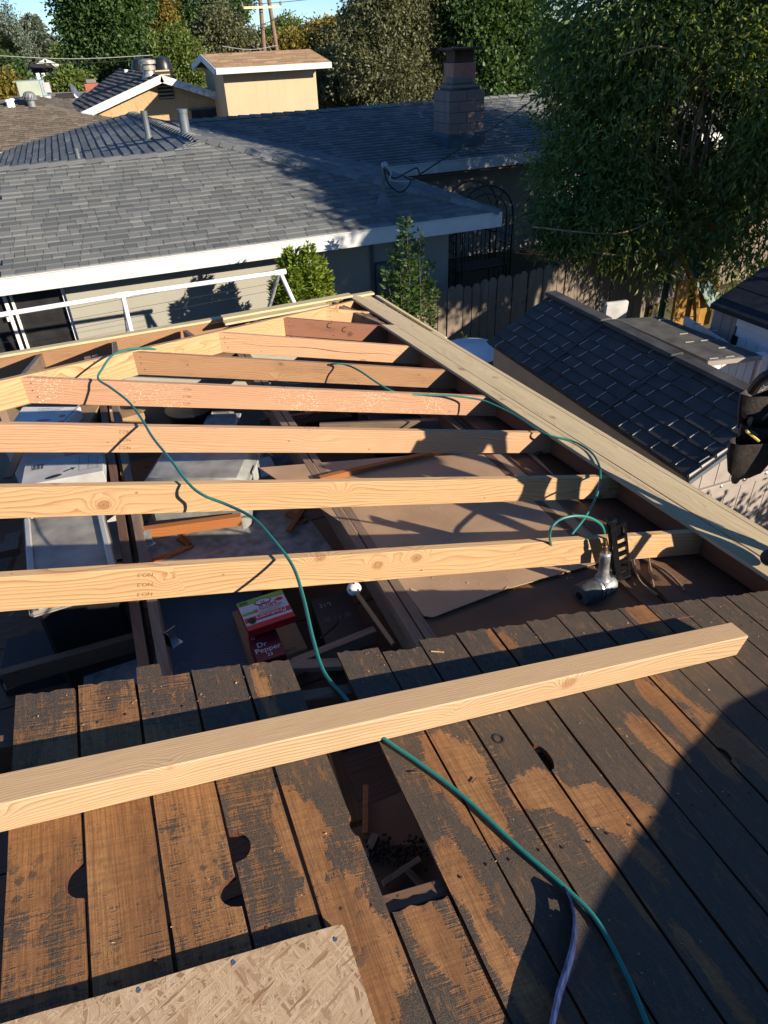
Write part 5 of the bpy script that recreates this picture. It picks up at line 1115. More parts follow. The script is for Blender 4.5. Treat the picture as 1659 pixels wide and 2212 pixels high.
# ================================================================ sheds
def tiled_shed():
    t = thing('resin_shed', 'shed with black tile pattern roof and taupe panel walls beside the eave', 'shed', (4.25, 4.7, 0))
    rx, rzz = 4.25, EYE - 2.34; ex, ez = 3.52, EYE - 2.72; ya, yb = 3.14, 6.10; e2 = rx + (rx - ex)
    sl = (rzz - ez) / (rx - ex); n = Vector((-sl, 0, 1)).normalized()
    obj('roof_panel', prism([(ex, ya, ez), (rx, ya, rzz), (rx, yb, rzz), (ex, yb, ez)], n, .03), M['resin'], t)
    obj('roof_panel', prism([(e2, ya, ez), (rx, ya, rzz), (rx, yb, rzz), (e2, yb, ez)], Vector((sl, 0, 1)), .03), M['resin'], t)
    L = Vector((rx - ex, 0, rzz - ez)).length; up = Vector((rx - ex, 0, rzz - ez)).normalized(); rg = random.Random(5)
    rows = 7; eh = L / rows
    for side in (0, 1):
        for r in range(rows):
            y = ya + .01 - (rg.random() * .2); first = True
            while y < yb - .01:
                w = rg.choice((.17, .22, .27)); y0 = max(y, ya + .005); y1 = min(y + w, yb - .005)
                if y1 - y0 > .03:
                    pts = []
                    lo = .0; h0 = .011; 
                    u0 = ((ex if side == 0 else e2), ez); sg = 1 if side == 0 else -1
                    def pt(s, yy, h): return Vector(((ex if side == 0 else e2), yy, ez)) + Vector((up.x * sg, 0, up.z)) * s + Vector((n.x * sg, 0, n.z)) * h
                    s0, s1 = r * eh + .004, (r + 1) * eh + .01; jit = rg.uniform(-.012, .012); s0 += jit
                    bm = bmesh.new(); tp = [pt(s0, y0 + .004, .021), pt(s0, y1 - .004, .021), pt(s1, y1 - .004, .008), pt(s1, y0 + .004, .008)]; bt = [pt(s0, y0 + .004, -.001), pt(s0, y1 - .004, -.001), pt(s1, y1 - .004, -.001), pt(s1, y0 + .004, -.001)]
                    A = [bm.verts.new(q) for q in tp]; B = [bm.verts.new(q) for q in bt]; bm.faces.new(A); bm.faces.new(B[::-1])
                    for k in range(4): bm.faces.new((A[k - 1], B[k - 1], B[k], A[k]))
                    bmesh.ops.recalc_face_normals(bm, faces=bm.faces); tl_ = obj('roof_tile', bm, M['resin'], t)
                    if rg.random() < .8:
                        bm = bmesh.new(); tp = [pt(s0 + .012, y0 - .003, .025), pt(s0 + .012, y0 + .002, .025), pt(s1 - .018, y0 + .002, .015), pt(s1 - .018, y0 - .003, .015)]; bt = [pt(s0 + .008, y0 - .004, .001), pt(s0 + .008, y0 + .0035, .001), pt(s1 - .012, y0 + .0035, .001), pt(s1 - .012, y0 - .004, .001)]
                        A = [bm.verts.new(q) for q in tp]; B = [bm.verts.new(q) for q in bt]; bm.faces.new(A); bm.faces.new(B[::-1])
                        for k in range(4): bm.faces.new((A[k - 1], B[k - 1], B[k], A[k]))
                        bmesh.ops.recalc_face_normals(bm, faces=bm.faces); obj('lit_tile_joint', bm, M['resin_rib'], tl_)
                y += w
    for yy in (4.2, 5.15): obj('seam_strip', prism([(ex, yy - .012, ez + .03), (rx, yy - .012, rzz + .03), (rx, yy + .012, rzz + .03), (ex, yy + .012, ez + .03)], n, .012), M['resin'], t)
    for (y0, y1) in ((ya - .02, 4.19), (4.21, 5.14), (5.16, yb + .02)): obj('ridge_cover', prism([(rx - .09, y0, rzz + .0), (rx, y0, rzz + .045), (rx + .09, y0, rzz + .0), (rx + .09, y1, rzz + .0), (rx, y1, rzz + .045), (rx - .09, y1, rzz + .0)][:3] + [(rx + .09, y1, rzz), (rx, y1, rzz + .045), (rx - .09, y1, rzz)], (0, 0, 1), .01) if False else box(rx - .07, rx + .07, y0, y1, rzz - .0, rzz + .04, .012), M['resin'], t)
    # gable end towards the camera: vertical panels, a trim rail with bolts
    wx0, wx1 = ex + .05, e2 - .05; k = 0; x = wx0
    while x < wx1 - .01:
        xb_ = min(x + .145, wx1); hz = min(ez + sl * (x - ex), ez + sl * (e2 - x)) - .02; hz2 = min(ez + sl * (xb_ - ex), ez + sl * (e2 - xb_)) - .02
        bm = bmesh.new(); a = [bm.verts.new(q) for q in ((x + .004, ya + .06, 2.0), (xb_ - .004, ya + .06, 2.0), (xb_ - .004, ya + .06, max(2.01, hz2)), (x + .004, ya + .06, max(2.01, hz)))]; r = bmesh.ops.extrude_face_region(bm, geom=[bm.faces.new(a)]); bmesh.ops.translate(bm, vec=(0, .03, 0), verts=[v for v in r['geom'] if isinstance(v, bmesh.types.BMVert)]); bmesh.ops.recalc_face_normals(bm, faces=bm.faces)
        obj('gable_panel', bm, M['resin_wall'], t); obj('wall_panel', box(x + .004, xb_ - .004, ya + .06, ya + .09, .05, 1.93), M['resin_wall'], t); x = xb_
    obj('trim_rail', box(wx0 - .02, wx1 + .02, ya + .035, ya + .1, 1.932, 1.998, .006), M['resin_wall'], t)
    for k in range(6): obj('bolt', lathe([(.012, 0), (.012, .004), (.006, .008)], 10, axis_M((wx0 + .12 + .22 * k, ya + .035, 1.985), (wx0 + .12 + .22 * k, ya - 1, 1.985))), M['steel'], t)
    obj('gable_trim', prism([(ex - .01, ya - .02, ez - .015), (rx, ya - .02, rzz - .015), (rx, ya + .02, rzz - .015), (ex - .01, ya + .02, ez - .015)], n, .035), M['vent'], t)
    for a, b in ((wx0, wx0 + .03), (wx1 - .03, wx1)): obj('side_wall', box(a, b, ya + .095, yb - .06, .05, ez - .0), M['resin_wall'], t)
    obj('back_wall', box(wx0 + .035, wx1 - .035, yb - .09, yb - .06, .05, ez), M['resin_wall'], t)
tiled_shed()
# small grey roofed cabinet beyond it
LK = thing('storage_cabinet', 'small off white storage cabinet with grey tiled lid behind the black roof', 'shed', (6.1, 5.9, 0))
zc = EYE - 2.98; q = [Zp(*p_, zc) for p_ in ((1352, 688), (1424, 683), (1641, 766), (1530, 778))]; q[0] = q[0] + (q[0] - q[1]) * .3
obj('lid', prism(q, (0, 0, 1), .05), M['resin_grey'], LK)
Lc = frame(q[3], q[2], q[0]); lx = (q[2] - q[3]).length; ly = (q[0] - q[3]).length
for r in range(6):
    for c in range(3):
        if rng.random() < .8: a = (c + (.5 if r % 2 else .15)) * lx / 3.2; obj('lit_tile_joint', box(a, a + .10, r * ly / 6 + .02, r * ly / 6 + .034, -.001, .006), M['resin_rib'], LK, Lc, local=True)
obj('front_lip', box(-.02, lx + .02, -.03, -.002, -.055, -.005, .004), M['resin_wall'], LK, Lc, local=True)
for k in range(6): obj('wall_panel', box(lx * k / 6 + .004, lx * (k + 1) / 6 - .004, .03, .06, -1.9, -.055), M['resin_white'], LK, Lc, local=True)
for k in range(6): obj('wall_panel', box(lx - .05, lx - .02, .07 + (ly - .1) * k / 6, .062 + (ly - .1) * (k + 1) / 6, -1.9, -.055), M['resin_white'], LK, Lc, local=True)
obj('wall_panel', box(.02, .05, .065, ly - .03, -1.9, -.055), M['resin_white'], LK, Lc, local=True)
obj('side_post', box(lx + .04, lx + .14, .0, .12, -1.9, -.02, .01), M['resin_white'], LK, Lc, local=True)
# dark roofed shed at the right edge
DS = thing('felt_shed', 'dark felt roofed shed with a white door at the right edge', 'shed', (7.3, 6.2, 0))
zc = EYE - 2.75; c0 = Zp(1535, 656, zc); c1 = Zp(1659, 702, zc); dr = (c1 - c0).normalized(); pr = Vector((-dr.y, dr.x, 0)); pr = pr if pr.x > 0 else -pr
if pr.y < 0 and abs(pr.y) > abs(pr.x): pr = -pr
E1 = c0 + dr * 2.4; rise = .55; r0 = c0 + pr * 1.3 + Vector((0, 0, rise)); r1 = E1 + pr * 1.3 + Vector((0, 0, rise))
obj('roof', prism([c0, E1, r1, r0], (0, 0, 1), .05), M['felt'], DS); obj('roof', prism([r0, r1, E1 + pr * 2.6, c0 + pr * 2.6], (0, 0, 1), .05), M['felt'], DS)
for k in range(1, 6):
    a = c0.lerp(r0, k / 6); b = E1.lerp(r1, k / 6); board('felt_course', a + Vector((0, 0, .012)), b + Vector((0, 0, .012)), .22, .012, M['felt'], DS, up=dr.cross(r0 - c0) if dr.cross(r0 - c0).z > 0 else -dr.cross(r0 - c0))
Fs = frame(c0 + pr * .08 + Vector((0, 0, -.05 - c0.z + .0)), c0 + dr + pr * .08 + Vector((0, 0, -.05 - c0.z)), c0 + pr + Vector((0, 0, -.05 - c0.z)))
zs_ = zc - .02; sgn = 1 if Fs.to_3x3().col[2].z > 0 else -1
def up_(a, b): return (a, b) if sgn > 0 else (-b, -a)
for (x0, x1, mt, nm) in ((.0, .14, 'resin_wall', 'wall_panel'), (.145, .28, 'resin_wall', 'wall_panel'), (.285, .34, 'resin_wall', 'wall_panel')): obj(nm, box(x0, x1, 0, .05, *up_(0.05, zs_), .004), M[mt], DS, Fs, local=True)
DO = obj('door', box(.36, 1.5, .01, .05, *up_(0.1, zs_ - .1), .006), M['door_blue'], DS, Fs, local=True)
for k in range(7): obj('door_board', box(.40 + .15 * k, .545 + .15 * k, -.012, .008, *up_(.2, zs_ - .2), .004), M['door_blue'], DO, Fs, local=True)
obj('hinge', box(.35, .43, -.02, -.0125, *up_(zs_ - .32, zs_ - .20)), M['black_iron'], DO, Fs, local=True)
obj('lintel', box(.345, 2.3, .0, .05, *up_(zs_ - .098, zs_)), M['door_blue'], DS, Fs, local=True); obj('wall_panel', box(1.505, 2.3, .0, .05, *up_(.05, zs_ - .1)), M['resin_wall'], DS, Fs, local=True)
for x in (0, 2.27): obj('side_wall', box(x, x + .03, .055, 2.5, *up_(.05, zs_)), M['resin_wall'], DS, Fs, local=True)
obj('side_wall', box(.035, 2.265, 2.47, 2.5, *up_(.05, zs_)), M['resin_wall'], DS, Fs, local=True)
# small things by the fence
p = Zp(1330, 672, EYE - 3.0); o = obj('upright_panel', box(-.16, .16, -.02, .05, -1.9, 0.12, .02), M['crate'], None, Matrix.Translation(p) @ Matrix.Rotation(-.15, 4, 'Z'), local=True); tag(o, 'off white upright panel between the fence and the black shed roof', 'panel')
p = Zp(1018, 760, EYE - 3.2); tt = thing('round_table', 'white round table top peeking out left of the black shed', 'table', (p.x, p.y, 0)); obj('table_top', lathe([(.38, 0), (.4, .015), (.38, .03)], 28, Matrix.Translation(p)), M['pvc'], tt, smooth='auto'); obj('pedestal', lathe([(.2, 0), (.05, .1), (.04, p.z - .002)], 14, Matrix.Translation((p.x, p.y, 0))), M['pvc'], tt, smooth='auto')
# play slide under the tree
PS = thing('play_slide', 'ochre and green plastic play set half hidden under the big tree', 'play set', (8.4, 8.6, 0))
pc = Yp(1500, 575, 8.75)
bm = bmesh.new(); path = [pc + Vector((-.25, .3, .45)), pc + Vector((-.05, .0, .1)), pc + Vector((.25, -.3, -.4))]
for k in range(2):
    a = pc + Vector((-.35 + .45 * k, .2, .35)); obj('side_rail', tube(smoothpath([a, a + Vector((.15, -.15, -.25)), a + Vector((.35, -.35, -.75)), a + Vector((.45, -.45, -1.4))], 4), .05, 8), M['orange_plastic'], PS)
obj('slide_bed', prism([pc + Vector((-.3, .2, .3)), pc + Vector((.1, .2, .3)), pc + Vector((.6, -.3, -.6)), pc + Vector((.2, -.3, -.6))], (-.5, -.6, .6), .04), M['green_plastic'], PS)
obj('panel', prism([pc + Vector((-.35, -.1, -.15)), pc + Vector((.45, -.1, -.2)), pc + Vector((.5, -.1, -1.0)), pc + Vector((-.3, -.1, -1.0))], (0, -1, .2), .06), M['orange_plastic'], PS)
obj('roof_arch', tube(smoothpath([pc + Vector((-.35, .1, .2)), pc + Vector((-.1, .1, .62)), pc + Vector((.3, .1, .55)), pc + Vector((.5, .1, .1))], 5), .05, 8), M['orange_plastic'], PS)
for dx_ in (-.35, .5): obj('post', tube([pc + Vector((dx_, .15, .2)), Vector((pc.x + dx_, pc.y + .15, 0))], .05, 8), M['green_plastic'], PS)

# ================================================================ the worker at the right edge, with a tool pouch
def skinned(name, chains, mat, parent, sub=2):
    verts = []; edges = []; rad = []; idx = {}
    for ch in chains:
        last = None
        for (p, r) in ch:
            key = tuple(round(c, 4) for c in p)
            if key not in idx: idx[key] = len(verts); verts.append(p); rad.append(r)
            i = idx[key]
            if last is not None: edges.append((last, i))
            last = i
    me = bpy.data.meshes.new(name); me.from_pydata([Vector(v) for v in verts], edges, []); me.update()
    o = bpy.data.objects.new(name, me); me.materials.append(mat); link(o, parent, Matrix.Identity(4))
    md = o.modifiers.new('skin', 'SKIN'); sv = me.skin_vertices[0].data
    for i, r in enumerate(rad): sv[i].radius = (r, r) if not hasattr(r, '__len__') else r
    sv[0].use_root = True; md.use_smooth_shade = True
    s = o.modifiers.new('sub', 'SUBSURF'); s.levels = sub; s.render_levels = sub; return o
fx_, fy_ = 2.97, 1.80; fz = dz(2.90) + .03
PE = thing('person', 'person in dark work clothes bending over on the eave boards, mostly outside the right edge', 'person', (3.0, 1.85, fz))
pel = (3.10, 2.08, fz + .86); che = (3.42, 1.80, fz + .98); nk = (3.56, 1.68, fz + .98)
lk, la = (2.96, 1.98, fz + .50), (2.93, 1.84, fz + .08); rk, ra = (3.20, 2.0, fz + .49), (3.18, 1.75, fz + .03)
hl, hr_ = (3.02, 2.04, fz + .80), (3.20, 2.06, fz + .80); shl, shr = (3.34, 1.62, fz + .98), (3.58, 1.92, fz + .98)
el, wl_ = (3.28, 1.50, fz + .72), (3.20, 1.38, fz + .48); er, wr = (3.66, 1.90, fz + .70), (3.60, 1.70, fz + .48)
def mid(a, b, t): return tuple(a[i] + (b[i] - a[i]) * t for i in range(3))
arm = lambda s, e, w, k: [(s, .062 + k), (mid(s, e, .5), .05 + k), (e, .043 + k), (mid(e, w, .5), .04 + k), (w, .03 + k)]
leg = lambda h, k_, a, k: [(h, .10 + k), (mid(h, k_, .5), .085 + k), (k_, .062 + k), (mid(k_, a, .4), .06 + k), (a, .045 + k)]
def hand(w, d):
    w = Vector(w); d = Vector(d).normalized(); s = d.orthogonal().normalized(); ch = [[(tuple(w), .03), (tuple(w + d * .05), .032), (tuple(w + d * .09), .03)]]
    for i, L in enumerate((.065, .075, .07, .055)):
        b = w + d * .09 + s * (.024 - .016 * i); ch.append([(tuple(w + d * .09), .03), (tuple(b), .009), (tuple(b + d * L * .55 + Vector((0, 0, -.012))), .0085), (tuple(b + d * L * .8 + Vector((0, 0, -.035))), .008)])
    b = w + d * .03 + s * .04; ch.append([(tuple(w + d * .05), .032), (tuple(b), .011), (tuple(b + d * .04 + s * .015), .0095)])
    return ch
sh_ = lambda p: (p[0] - .10, p[1] - .22, p[2])
pel, che, nk, lk, rk, hl, hr_, shl, shr, el, wl_, er, wr = [sh_(p) for p in (pel, che, nk, lk, rk, hl, hr_, shl, shr, el, wl_, er, wr)]
hd3 = [sh_(p) for p in ((3.62, 1.62, fz + .97), (3.69, 1.56, fz + .95), (3.74, 1.52, fz + .93))]
body = [[(pel, .12), (mid(pel, che, .5), .115), (che, .125), (nk, .055), (hd3[0], .075), (hd3[1], .092), (hd3[2], .06)],
        [(pel, .12)] + leg(hl, lk, la, 0), [(pel, .12)] + leg(hr_, rk, ra, 0), [(che, .125)] + arm(shl, el, wl_, 0), [(che, .125)] + arm(shr, er, wr, 0)] + hand(wl_, (-.3, -.3, -.8)) + hand(wr, (-.2, -.4, -.8))
skinned('body', body, M['skin'], PE)
skinned('trousers', [[(pel, .135)] + leg(hl, lk, la, .012), [(pel, .135)] + leg(hr_, rk, ra, .012)], M['cloth_dark'], PE)
skinned('shirt', [[(pel, .132), (mid(pel, che, .5), .13), (che, .14), (mid(che, nk, .8), .075)], [(che, .14), (shl, .075), (mid(shl, el, .6), .066)], [(che, .14), (shr, .075), (mid(shr, er, .6), .066)]], M['cloth_dark'], PE)
bm = bmesh.new(); bmesh.ops.create_icosphere(bm, subdivisions=3, radius=.108, matrix=Matrix.Translation((3.57, 1.355, fz + .975)) @ Matrix.Diagonal((.9, 1.05, 1, 1))); obj('hair', bm, M['hair'], PE, smooth=True)
for (a, tx, ty) in ((la, -.20, .02), (ra, -.12, -.16)):
    a = Vector(a); t = Vector((tx, ty, -.25 * tx)); skinned('boot', [[(tuple(a + Vector((0, 0, .10))), .056), (tuple(a), .058), (tuple(a + t * .5 + Vector((0, 0, -.04))), .05), (tuple(a + t + Vector((0, 0, -.045))), .045)]], M['boot'], PE, 2)
# tool pouch
TP = thing('tool_pouch', 'dark leather tool pouch with hammer and yellow knife at the right edge', 'tool pouch', Yp(1620, 900, 2.10))
def pocket(u0, v0, u1, v1, y, mat='leather', depth=.07):
    a, b = Yp(u0, v0, y), Yp(u1, v0, y); c = Yp((u0 + u1) / 2, v1, y); ctr = (a + b) * .5; rx = (b - a).length / 2; h = (ctr - c).length
    prof = [(.15, -h), (.55 * 1, -h * .97), (.82, -h * .75), (.97, -h * .3), (1.0, 0), (.93, -.004), (.86, -h * .4), (.1, -h * .8)]
    M_ = Matrix.Translation(ctr) @ Matrix.Rotation(math.atan2(b.y - a.y, b.x - a.x), 4, 'Z') @ Matrix.Diagonal((rx, depth, 1, 1))
    bm = lathe(prof, 18, M_); rj = random.Random(int(u0 + v0))
    for vv in bm.verts:
        k_ = (ctr.z - vv.co.z) / h; vv.co += Vector((.02 * k_ * k_ + rj.uniform(-.004, .004), rj.uniform(-.004, .004), rj.uniform(-.004, .004) - .02 * math.sin((vv.co.x - a.x) / (2 * rx) * 3.1) * (1 - k_)))
    obj('pocket', bm, M[mat], TP, smooth='auto')
pocket(1606, 838, 1710, 925, 2.16, depth=.05); pocket(1608, 903, 1710, 972, 2.10, depth=.06); pocket(1584, 940, 1684, 1018, 2.05, depth=.05)
obj('belt', tube(smoothpath([Yp(1625, 845, 2.12), Yp(1655, 812, 2.06), Yp(1720, 800, 2.0), Yp(1790, 805, 2.05)], 5), .024, 8), M['leather'], TP)
obj('hammer_ring', tube([Yp(1640 + 9 * math.cos(a), 835 + 9 * math.sin(a), 2.09) for a in [k * .6283 for k in range(11)]], .004, 6), M['steel'], TP)
bm = bmesh.new(); bm_tube(bm, [Yp(1622, 900, 2.12), Yp(1608, 960, 2.09), Yp(1598, 1000, 2.07), Yp(1588, 1036, 2.05), Yp(1587, 1042, 2.05)], [.011, .013, .016, .021, .014], 10); obj('hammer_handle', bm, M['handle_wood'], TP, smooth='auto')
hh_ = Yp(1625, 893, 2.13); obj('hammer_head', tube([hh_ + Vector((-.05, 0, 0)), hh_ + Vector((-.03, 0, 0)), hh_ + Vector((.05, 0, .01))], [.016, .013, .014], 10), M['tool_black'], TP)
board('knife', Yp(1614, 928, 2.06), Yp(1642, 950, 2.02), .022, .012, M['yellow'], TP); board('knife_grip', Yp(1622, 930, 2.055) + Vector((0, 0, .004)), Yp(1638, 941, 2.03) + Vector((0, 0, .004)), .012, .01, M['tool_grey'], TP)
obj('pencil', tube([Yp(1640, 965, 2.05), Yp(1668, 955, 2.03)], .005, 6), M['red'], TP)
obj('pliers', tube([Yp(1648, 905, 2.08), Yp(1662, 895, 2.05)], .008, 6), M['steel'], TP)

# ================================================================ houses beyond
def rough_roof(name, pts, mat, parent, th=.08): return obj(name, prism(pts, (0, 0, 1), th), M[mat], parent)
# plastered tower with a brown shingled roof
TW = thing('plaster_tower', 'tall yellow plastered outbuilding with brown shingled roof and white fascia', 'building', (6, 26, 0))
ty = 24.0; tx0, tx1 = 4.56, 7.34; tz = EYE - .80
obj('wall', box(tx0, tx1, ty, ty + 3.0, 0, tz), M['tower_wall'], TW)
obj('corner_trim', box(tx1 + .003, tx1 + .06, ty + .02, ty + 3, 0, tz), M['tower_wall'], TW)
ez = EYE - .74; ry = ty + 1.5; tx0 += .28; tx1 -= .25; rf = [(tx0 - .55, ty - .55, ez), (tx1 + .62, ty - .55, ez), (tx1 + .62, ry, ez + .31), (tx0 - .55, ry, ez + .31)]; rb = [(tx0 - .55, ry, ez + .31), (tx1 + .62, ry, ez + .31), (tx1 + .62, ty + 3.55, ez), (tx0 - .55, ty + 3.55, ez)]
for r in (rf, rb): rough_roof('roof', [Vector(p) - Vector((0, 0, .01)) for p in r], 'shingle_brown', TW)
lay_tabs(tabs(rf, (1, 0, 0), expo=.15, lens=(.3, .4, .5), thick=.02, seed=21), TW, M['shingle_brown'], 0)
board('fascia', (tx0 - .57, ty - .57, ez), (tx1 + .64, ty - .57, ez), .04, .15, M['white'], TW)
for (ya, yb, za, zb_) in ((ty - .55, ry, ez, ez + .31), (ry, ty + 3.55, ez + .31, ez)): board('rake_board', (tx0 - .58, ya, za + .01), (tx0 - .58, yb, zb_ + .01), .04, .18, M['white'], TW)
# gabled stucco house
GH = thing('gable_house', 'tan rough stucco gable house with grey roof left of the tower', 'house', (2.5, 29, 0))
gy_ = 26.0; gp = Yp(345, 170, gy_); gl = Yp(175, 250, gy_); gr = Yp(480, 212, gy_); gl = gl + (gl - gp) * .25; gr = gr + (gr - gp) * .25
k = [(gl.x, gy_, 0), (gr.x, gy_, 0), (gr.x, gy_, gr.z), (gp.x, gy_, gp.z), (gl.x, gy_, gl.z)]
obj('wall', prism(k, (0, -1, 0), .2), M['stucco_tan'], GH)
obj('wall', box(gr.x - .2, gr.x, gy_ + .21, gy_ + 8, 0, gr.z - .02), M['stucco_tan'], GH); obj('wall', box(gl.x, gl.x + .2, gy_ + .21, gy_ + 8, 0, gl.z - .02), M['stucco_tan'], GH)
ov = Vector((0, -.45, .0)); up = Vector((0, 0, .10)); bk = Yp(262, 161, 33.5) - gp; bk.z = 0.0; le = gl + (gl - gp) * .1; re = gr + (gr - gp) * .06
rl = [le + ov + up, gp + ov + up, gp + bk + up, le + bk * .12 + up]; rr_ = [gp + ov + up, re + ov + up, re + bk + up, gp + bk + up]
for r in (rl, rr_): rough_roof('roof', [p - Vector((0, 0, .012)) for p in r], 'shingle_dark', GH)
lay_tabs(tabs(rl, bk, expo=.2, lens=(.4, .6, .8), thick=.03, seed=23), GH, M['shingle_dark'], 0)
for a, b in ((le, gp), (gp, re)): board('rake_board', a + ov + up + Vector((0, -.03, .02)), b + ov + up + Vector((0, -.03, .02)), .05, .2, M['white_peel'], GH)
vc = Yp(356, 183, gy_); V_ = obj('attic_vent', box(vc.x - .24, vc.x + .22, gy_ - .03, gy_ - .003, vc.z - .38, vc.z + .38), M['ink'], GH)
for i in range(8): board('louvre', (vc.x - .23, gy_ - .04, vc.z - .33 + .1 * i), (vc.x + .21, gy_ - .04, vc.z - .33 + .1 * i), .05, .012, M['tower_wall'], V_, up=(0, -.7, .7))
wa, wb_ = Yp(412, 238, gy_), Yp(472, 262, gy_); Wn = obj('window', box(wa.x, wb_.x, gy_ - .03, gy_ - .002, wb_.z - .6, wa.z), M['screen'], GH); obj('window_frame', box(wa.x - .06, wb_.x + .06, gy_ - .045, gy_ - .032, wa.z + .001, wa.z + .05), M['vent'], Wn)
wa, wb_ = Yp(256, 250, gy_), Yp(305, 245, gy_); obj('window', box(wa.x, wb_.x, gy_ - .04, gy_ - .003, wa.z - .8, wa.z), M['blue_wall'], GH)
fb_ = Yp(325, 172, gy_ + .6); obj('flue', lathe([(.42, -.3), (.34, .0), (.17, .34), (.17, .40), (.22, .41), (.22, .52), (.17, .53), (.17, .56), (.26, .57), (.26, .66), (.1, .7)], 20, Matrix.Translation(fb_ - Vector((0, 0, .15)))), M['rust'], GH, smooth='auto')
for (u, v, r) in ((305, 156, .32), (352, 152, .36)): obj('roof_drum', lathe([(r * .8, -.4), (r, -.2), (r, .2), (r * .7, .4), (.05, .45)], 16, Matrix.Translation(Yp(u, v, gy_ + 6))), M['pot'], GH, smooth='auto')
obj('vent_pipe', tube([Yp(273, 165, gy_ + 5), Yp(272, 150, gy_ + 5)], .07, 8), M['pvc'], GH)
# taupe hip roof
TH = thing('taupe_house', 'taupe shingled hip roof house at the left edge with a turbine vent', 'house', (-2, 26, 0))
a0 = EYE - 2.3; ty0 = 22.75; apx = meet(50, 216, (0, ty0, a0), (0, -.25, 1)); tp = [(-8, ty0, a0), (apx.x + apx.y - ty0, ty0, a0), tuple(apx), (-8, apx.y, apx.z)]
rough_roof('roof', [Vector(p) - Vector((0, 0, .012)) for p in tp], 'shingle_taupe', TH); rough_roof('roof', [(apx.x + apx.y - ty0, ty0, a0 - .012), (apx.x + apx.y - ty0, 31, a0 - .012), (apx.x, 31, apx.z - .012), (apx.x, apx.y, apx.z - .012)], 'shingle_taupe', TH)
lay_tabs(tabs(tp, (1, 0, 0), expo=.145, seed=31), TH, M['shingle_taupe'], 0); lay_tabs(tabs([(apx.x + apx.y - ty0, ty0, a0), (apx.x + apx.y - ty0, 31, a0), (apx.x, 31, apx.z), (apx.x, apx.y, apx.z)], (0, 1, 0), expo=.145, seed=32), TH, M['shingle_taupe'], 0)
caps(apx + Vector((0, 0, .01)), Vector((apx.x + apx.y - ty0, ty0, a0 + .01)), TH, M['shingle_taupe'], .45, .13, 'hip_cap'); caps(apx + Vector((0, 0, .01)), Vector((-4, apx.y, apx.z + .01)), TH, M['shingle_taupe'], .45, .13)
board('fascia', (-8, ty0 - .02, a0), (apx.x + apx.y - ty0, ty0 - .02, a0), .04, .2, M['white'], TH); obj('wall', box(-8, 2.8, ty0 + .6, 31, 0, a0 - .1), M['stucco'], TH)
tb = meet(70, 231, (0, ty0, a0), (0, -.25, 1))
bm = lathe([(.22, 0), (.22, .3), (.30, .36), (.34, .5), (.30, .68), (.18, .78), (.02, .8)], 26, Matrix.Translation(tb) @ Matrix.Scale(.5, 4))
TV = obj('turbine_vent', bm, M['turbine'], TH)
for k in range(13):
    a = 6.283 * k / 13; obj('vane', tube([tb + .5 * Vector((.30 * math.cos(a), .30 * math.sin(a), .36)), tb + .5 * Vector((.37 * math.cos(a + .25), .37 * math.sin(a + .25), .52)), tb + .5 * Vector((.27 * math.cos(a + .5), .27 * math.sin(a + .5), .72))], .012, 5), M['turbine'], TV)
for u in (21, 29): q = Yp(u, 234 - (u - 21) * .3, 26.0); obj('vent_pipe', lathe([(.15, -.1), (.11, .0), (.1, .3), (.16, .31), (.16, .38), (.05, .42)], 12, Matrix.Translation(q) @ Matrix.Scale(.55, 4)), M['pvc'], TH, smooth='auto')
# roof cooler beyond
hy = 30.0; h0, h1 = Yp(52, 231, hy), Yp(114, 236, hy); hz0, hz1, hz2 = Yp(80, 234, hy).z - .6, Yp(80, 208, hy).z, Yp(80, 174, hy).z
HV = thing('roof_cooler', 'sage green boxy cooler unit standing on a blue grey base above the taupe roof', 'cooler', (h0.x + .6, hy, hz0))
obj('base', box(h0.x + .1, h1.x + .05, hy, hy + 1.2, hz0, hz1 - .002), M['hvac_blue'], HV); obj('cabinet', box(h0.x - .05, h1.x - .2, hy + .05, hy + 1.1, hz1, hz2, .02), M['hvac'], HV); obj('side_panel', box(h1.x - .195, h1.x - .05, hy + .05, hy + 1.1, hz1, hz2, .01), M['hvac_blue'], HV)
q = Yp(98, 178, hy); obj('notice', box(q.x - .1, q.x + .12, hy + .035, hy + .048, q.z - .3, q.z), M['card_grey'], HV)
obj('conduit', tube(smoothpath([Yp(88, 207, hy - .1), Yp(92, 216, hy - .1), Yp(105, 212, hy - .1), Yp(112, 225, hy - .1), Yp(150, 236, hy - 1)], 5), .05, 8), M['pvc'], HV)
HB = thing('cooler_house', 'house with rosy roof under the sage cooler unit', 'house', (1, 32, 0))
rough_roof('roof', [Yp(112, 232, 29.5), Yp(165, 240, 29.5), Yp(215, 196, 36), Yp(108, 200, 36)], 'shingle_rose', HB); rough_roof('roof', [Yp(-30, 240, 29.0), Yp(60, 232, 29.0), Yp(58, 200, 34), Yp(-30, 225, 34)], 'shingle_rose', HB)
obj('wall', box(-6, 3, 30.2, 35.5, 0, hz0 - .0), M['stucco_tan'], HB)
BC = obj('chimney', box(*(lambda a, b: (a.x, b.x, 36, 36.8, a.z, b.z))(Yp(187, 203, 36), Yp(213, 180, 36))), M['mortar'], HB)
ca, cb = Yp(187, 203, 36), Yp(213, 180, 36)
for r in range(9):
    n = 4; wdt = (cb.x - ca.x) / n
    for c in range(n + 1):
        xa = max(ca.x, ca.x + wdt * (c - (.5 if r % 2 else 0))); xb2 = min(cb.x, ca.x + wdt * (c + 1 - (.5 if r % 2 else 0)))
        if xb2 - xa > .03: obj('brick', box(xa + .006, xb2 - .006, 35.98, 36.02, ca.z + (cb.z - ca.z) * r / 9 + .006, ca.z + (cb.z - ca.z) * (r + 1) / 9 - .006), M['brick'], BC)
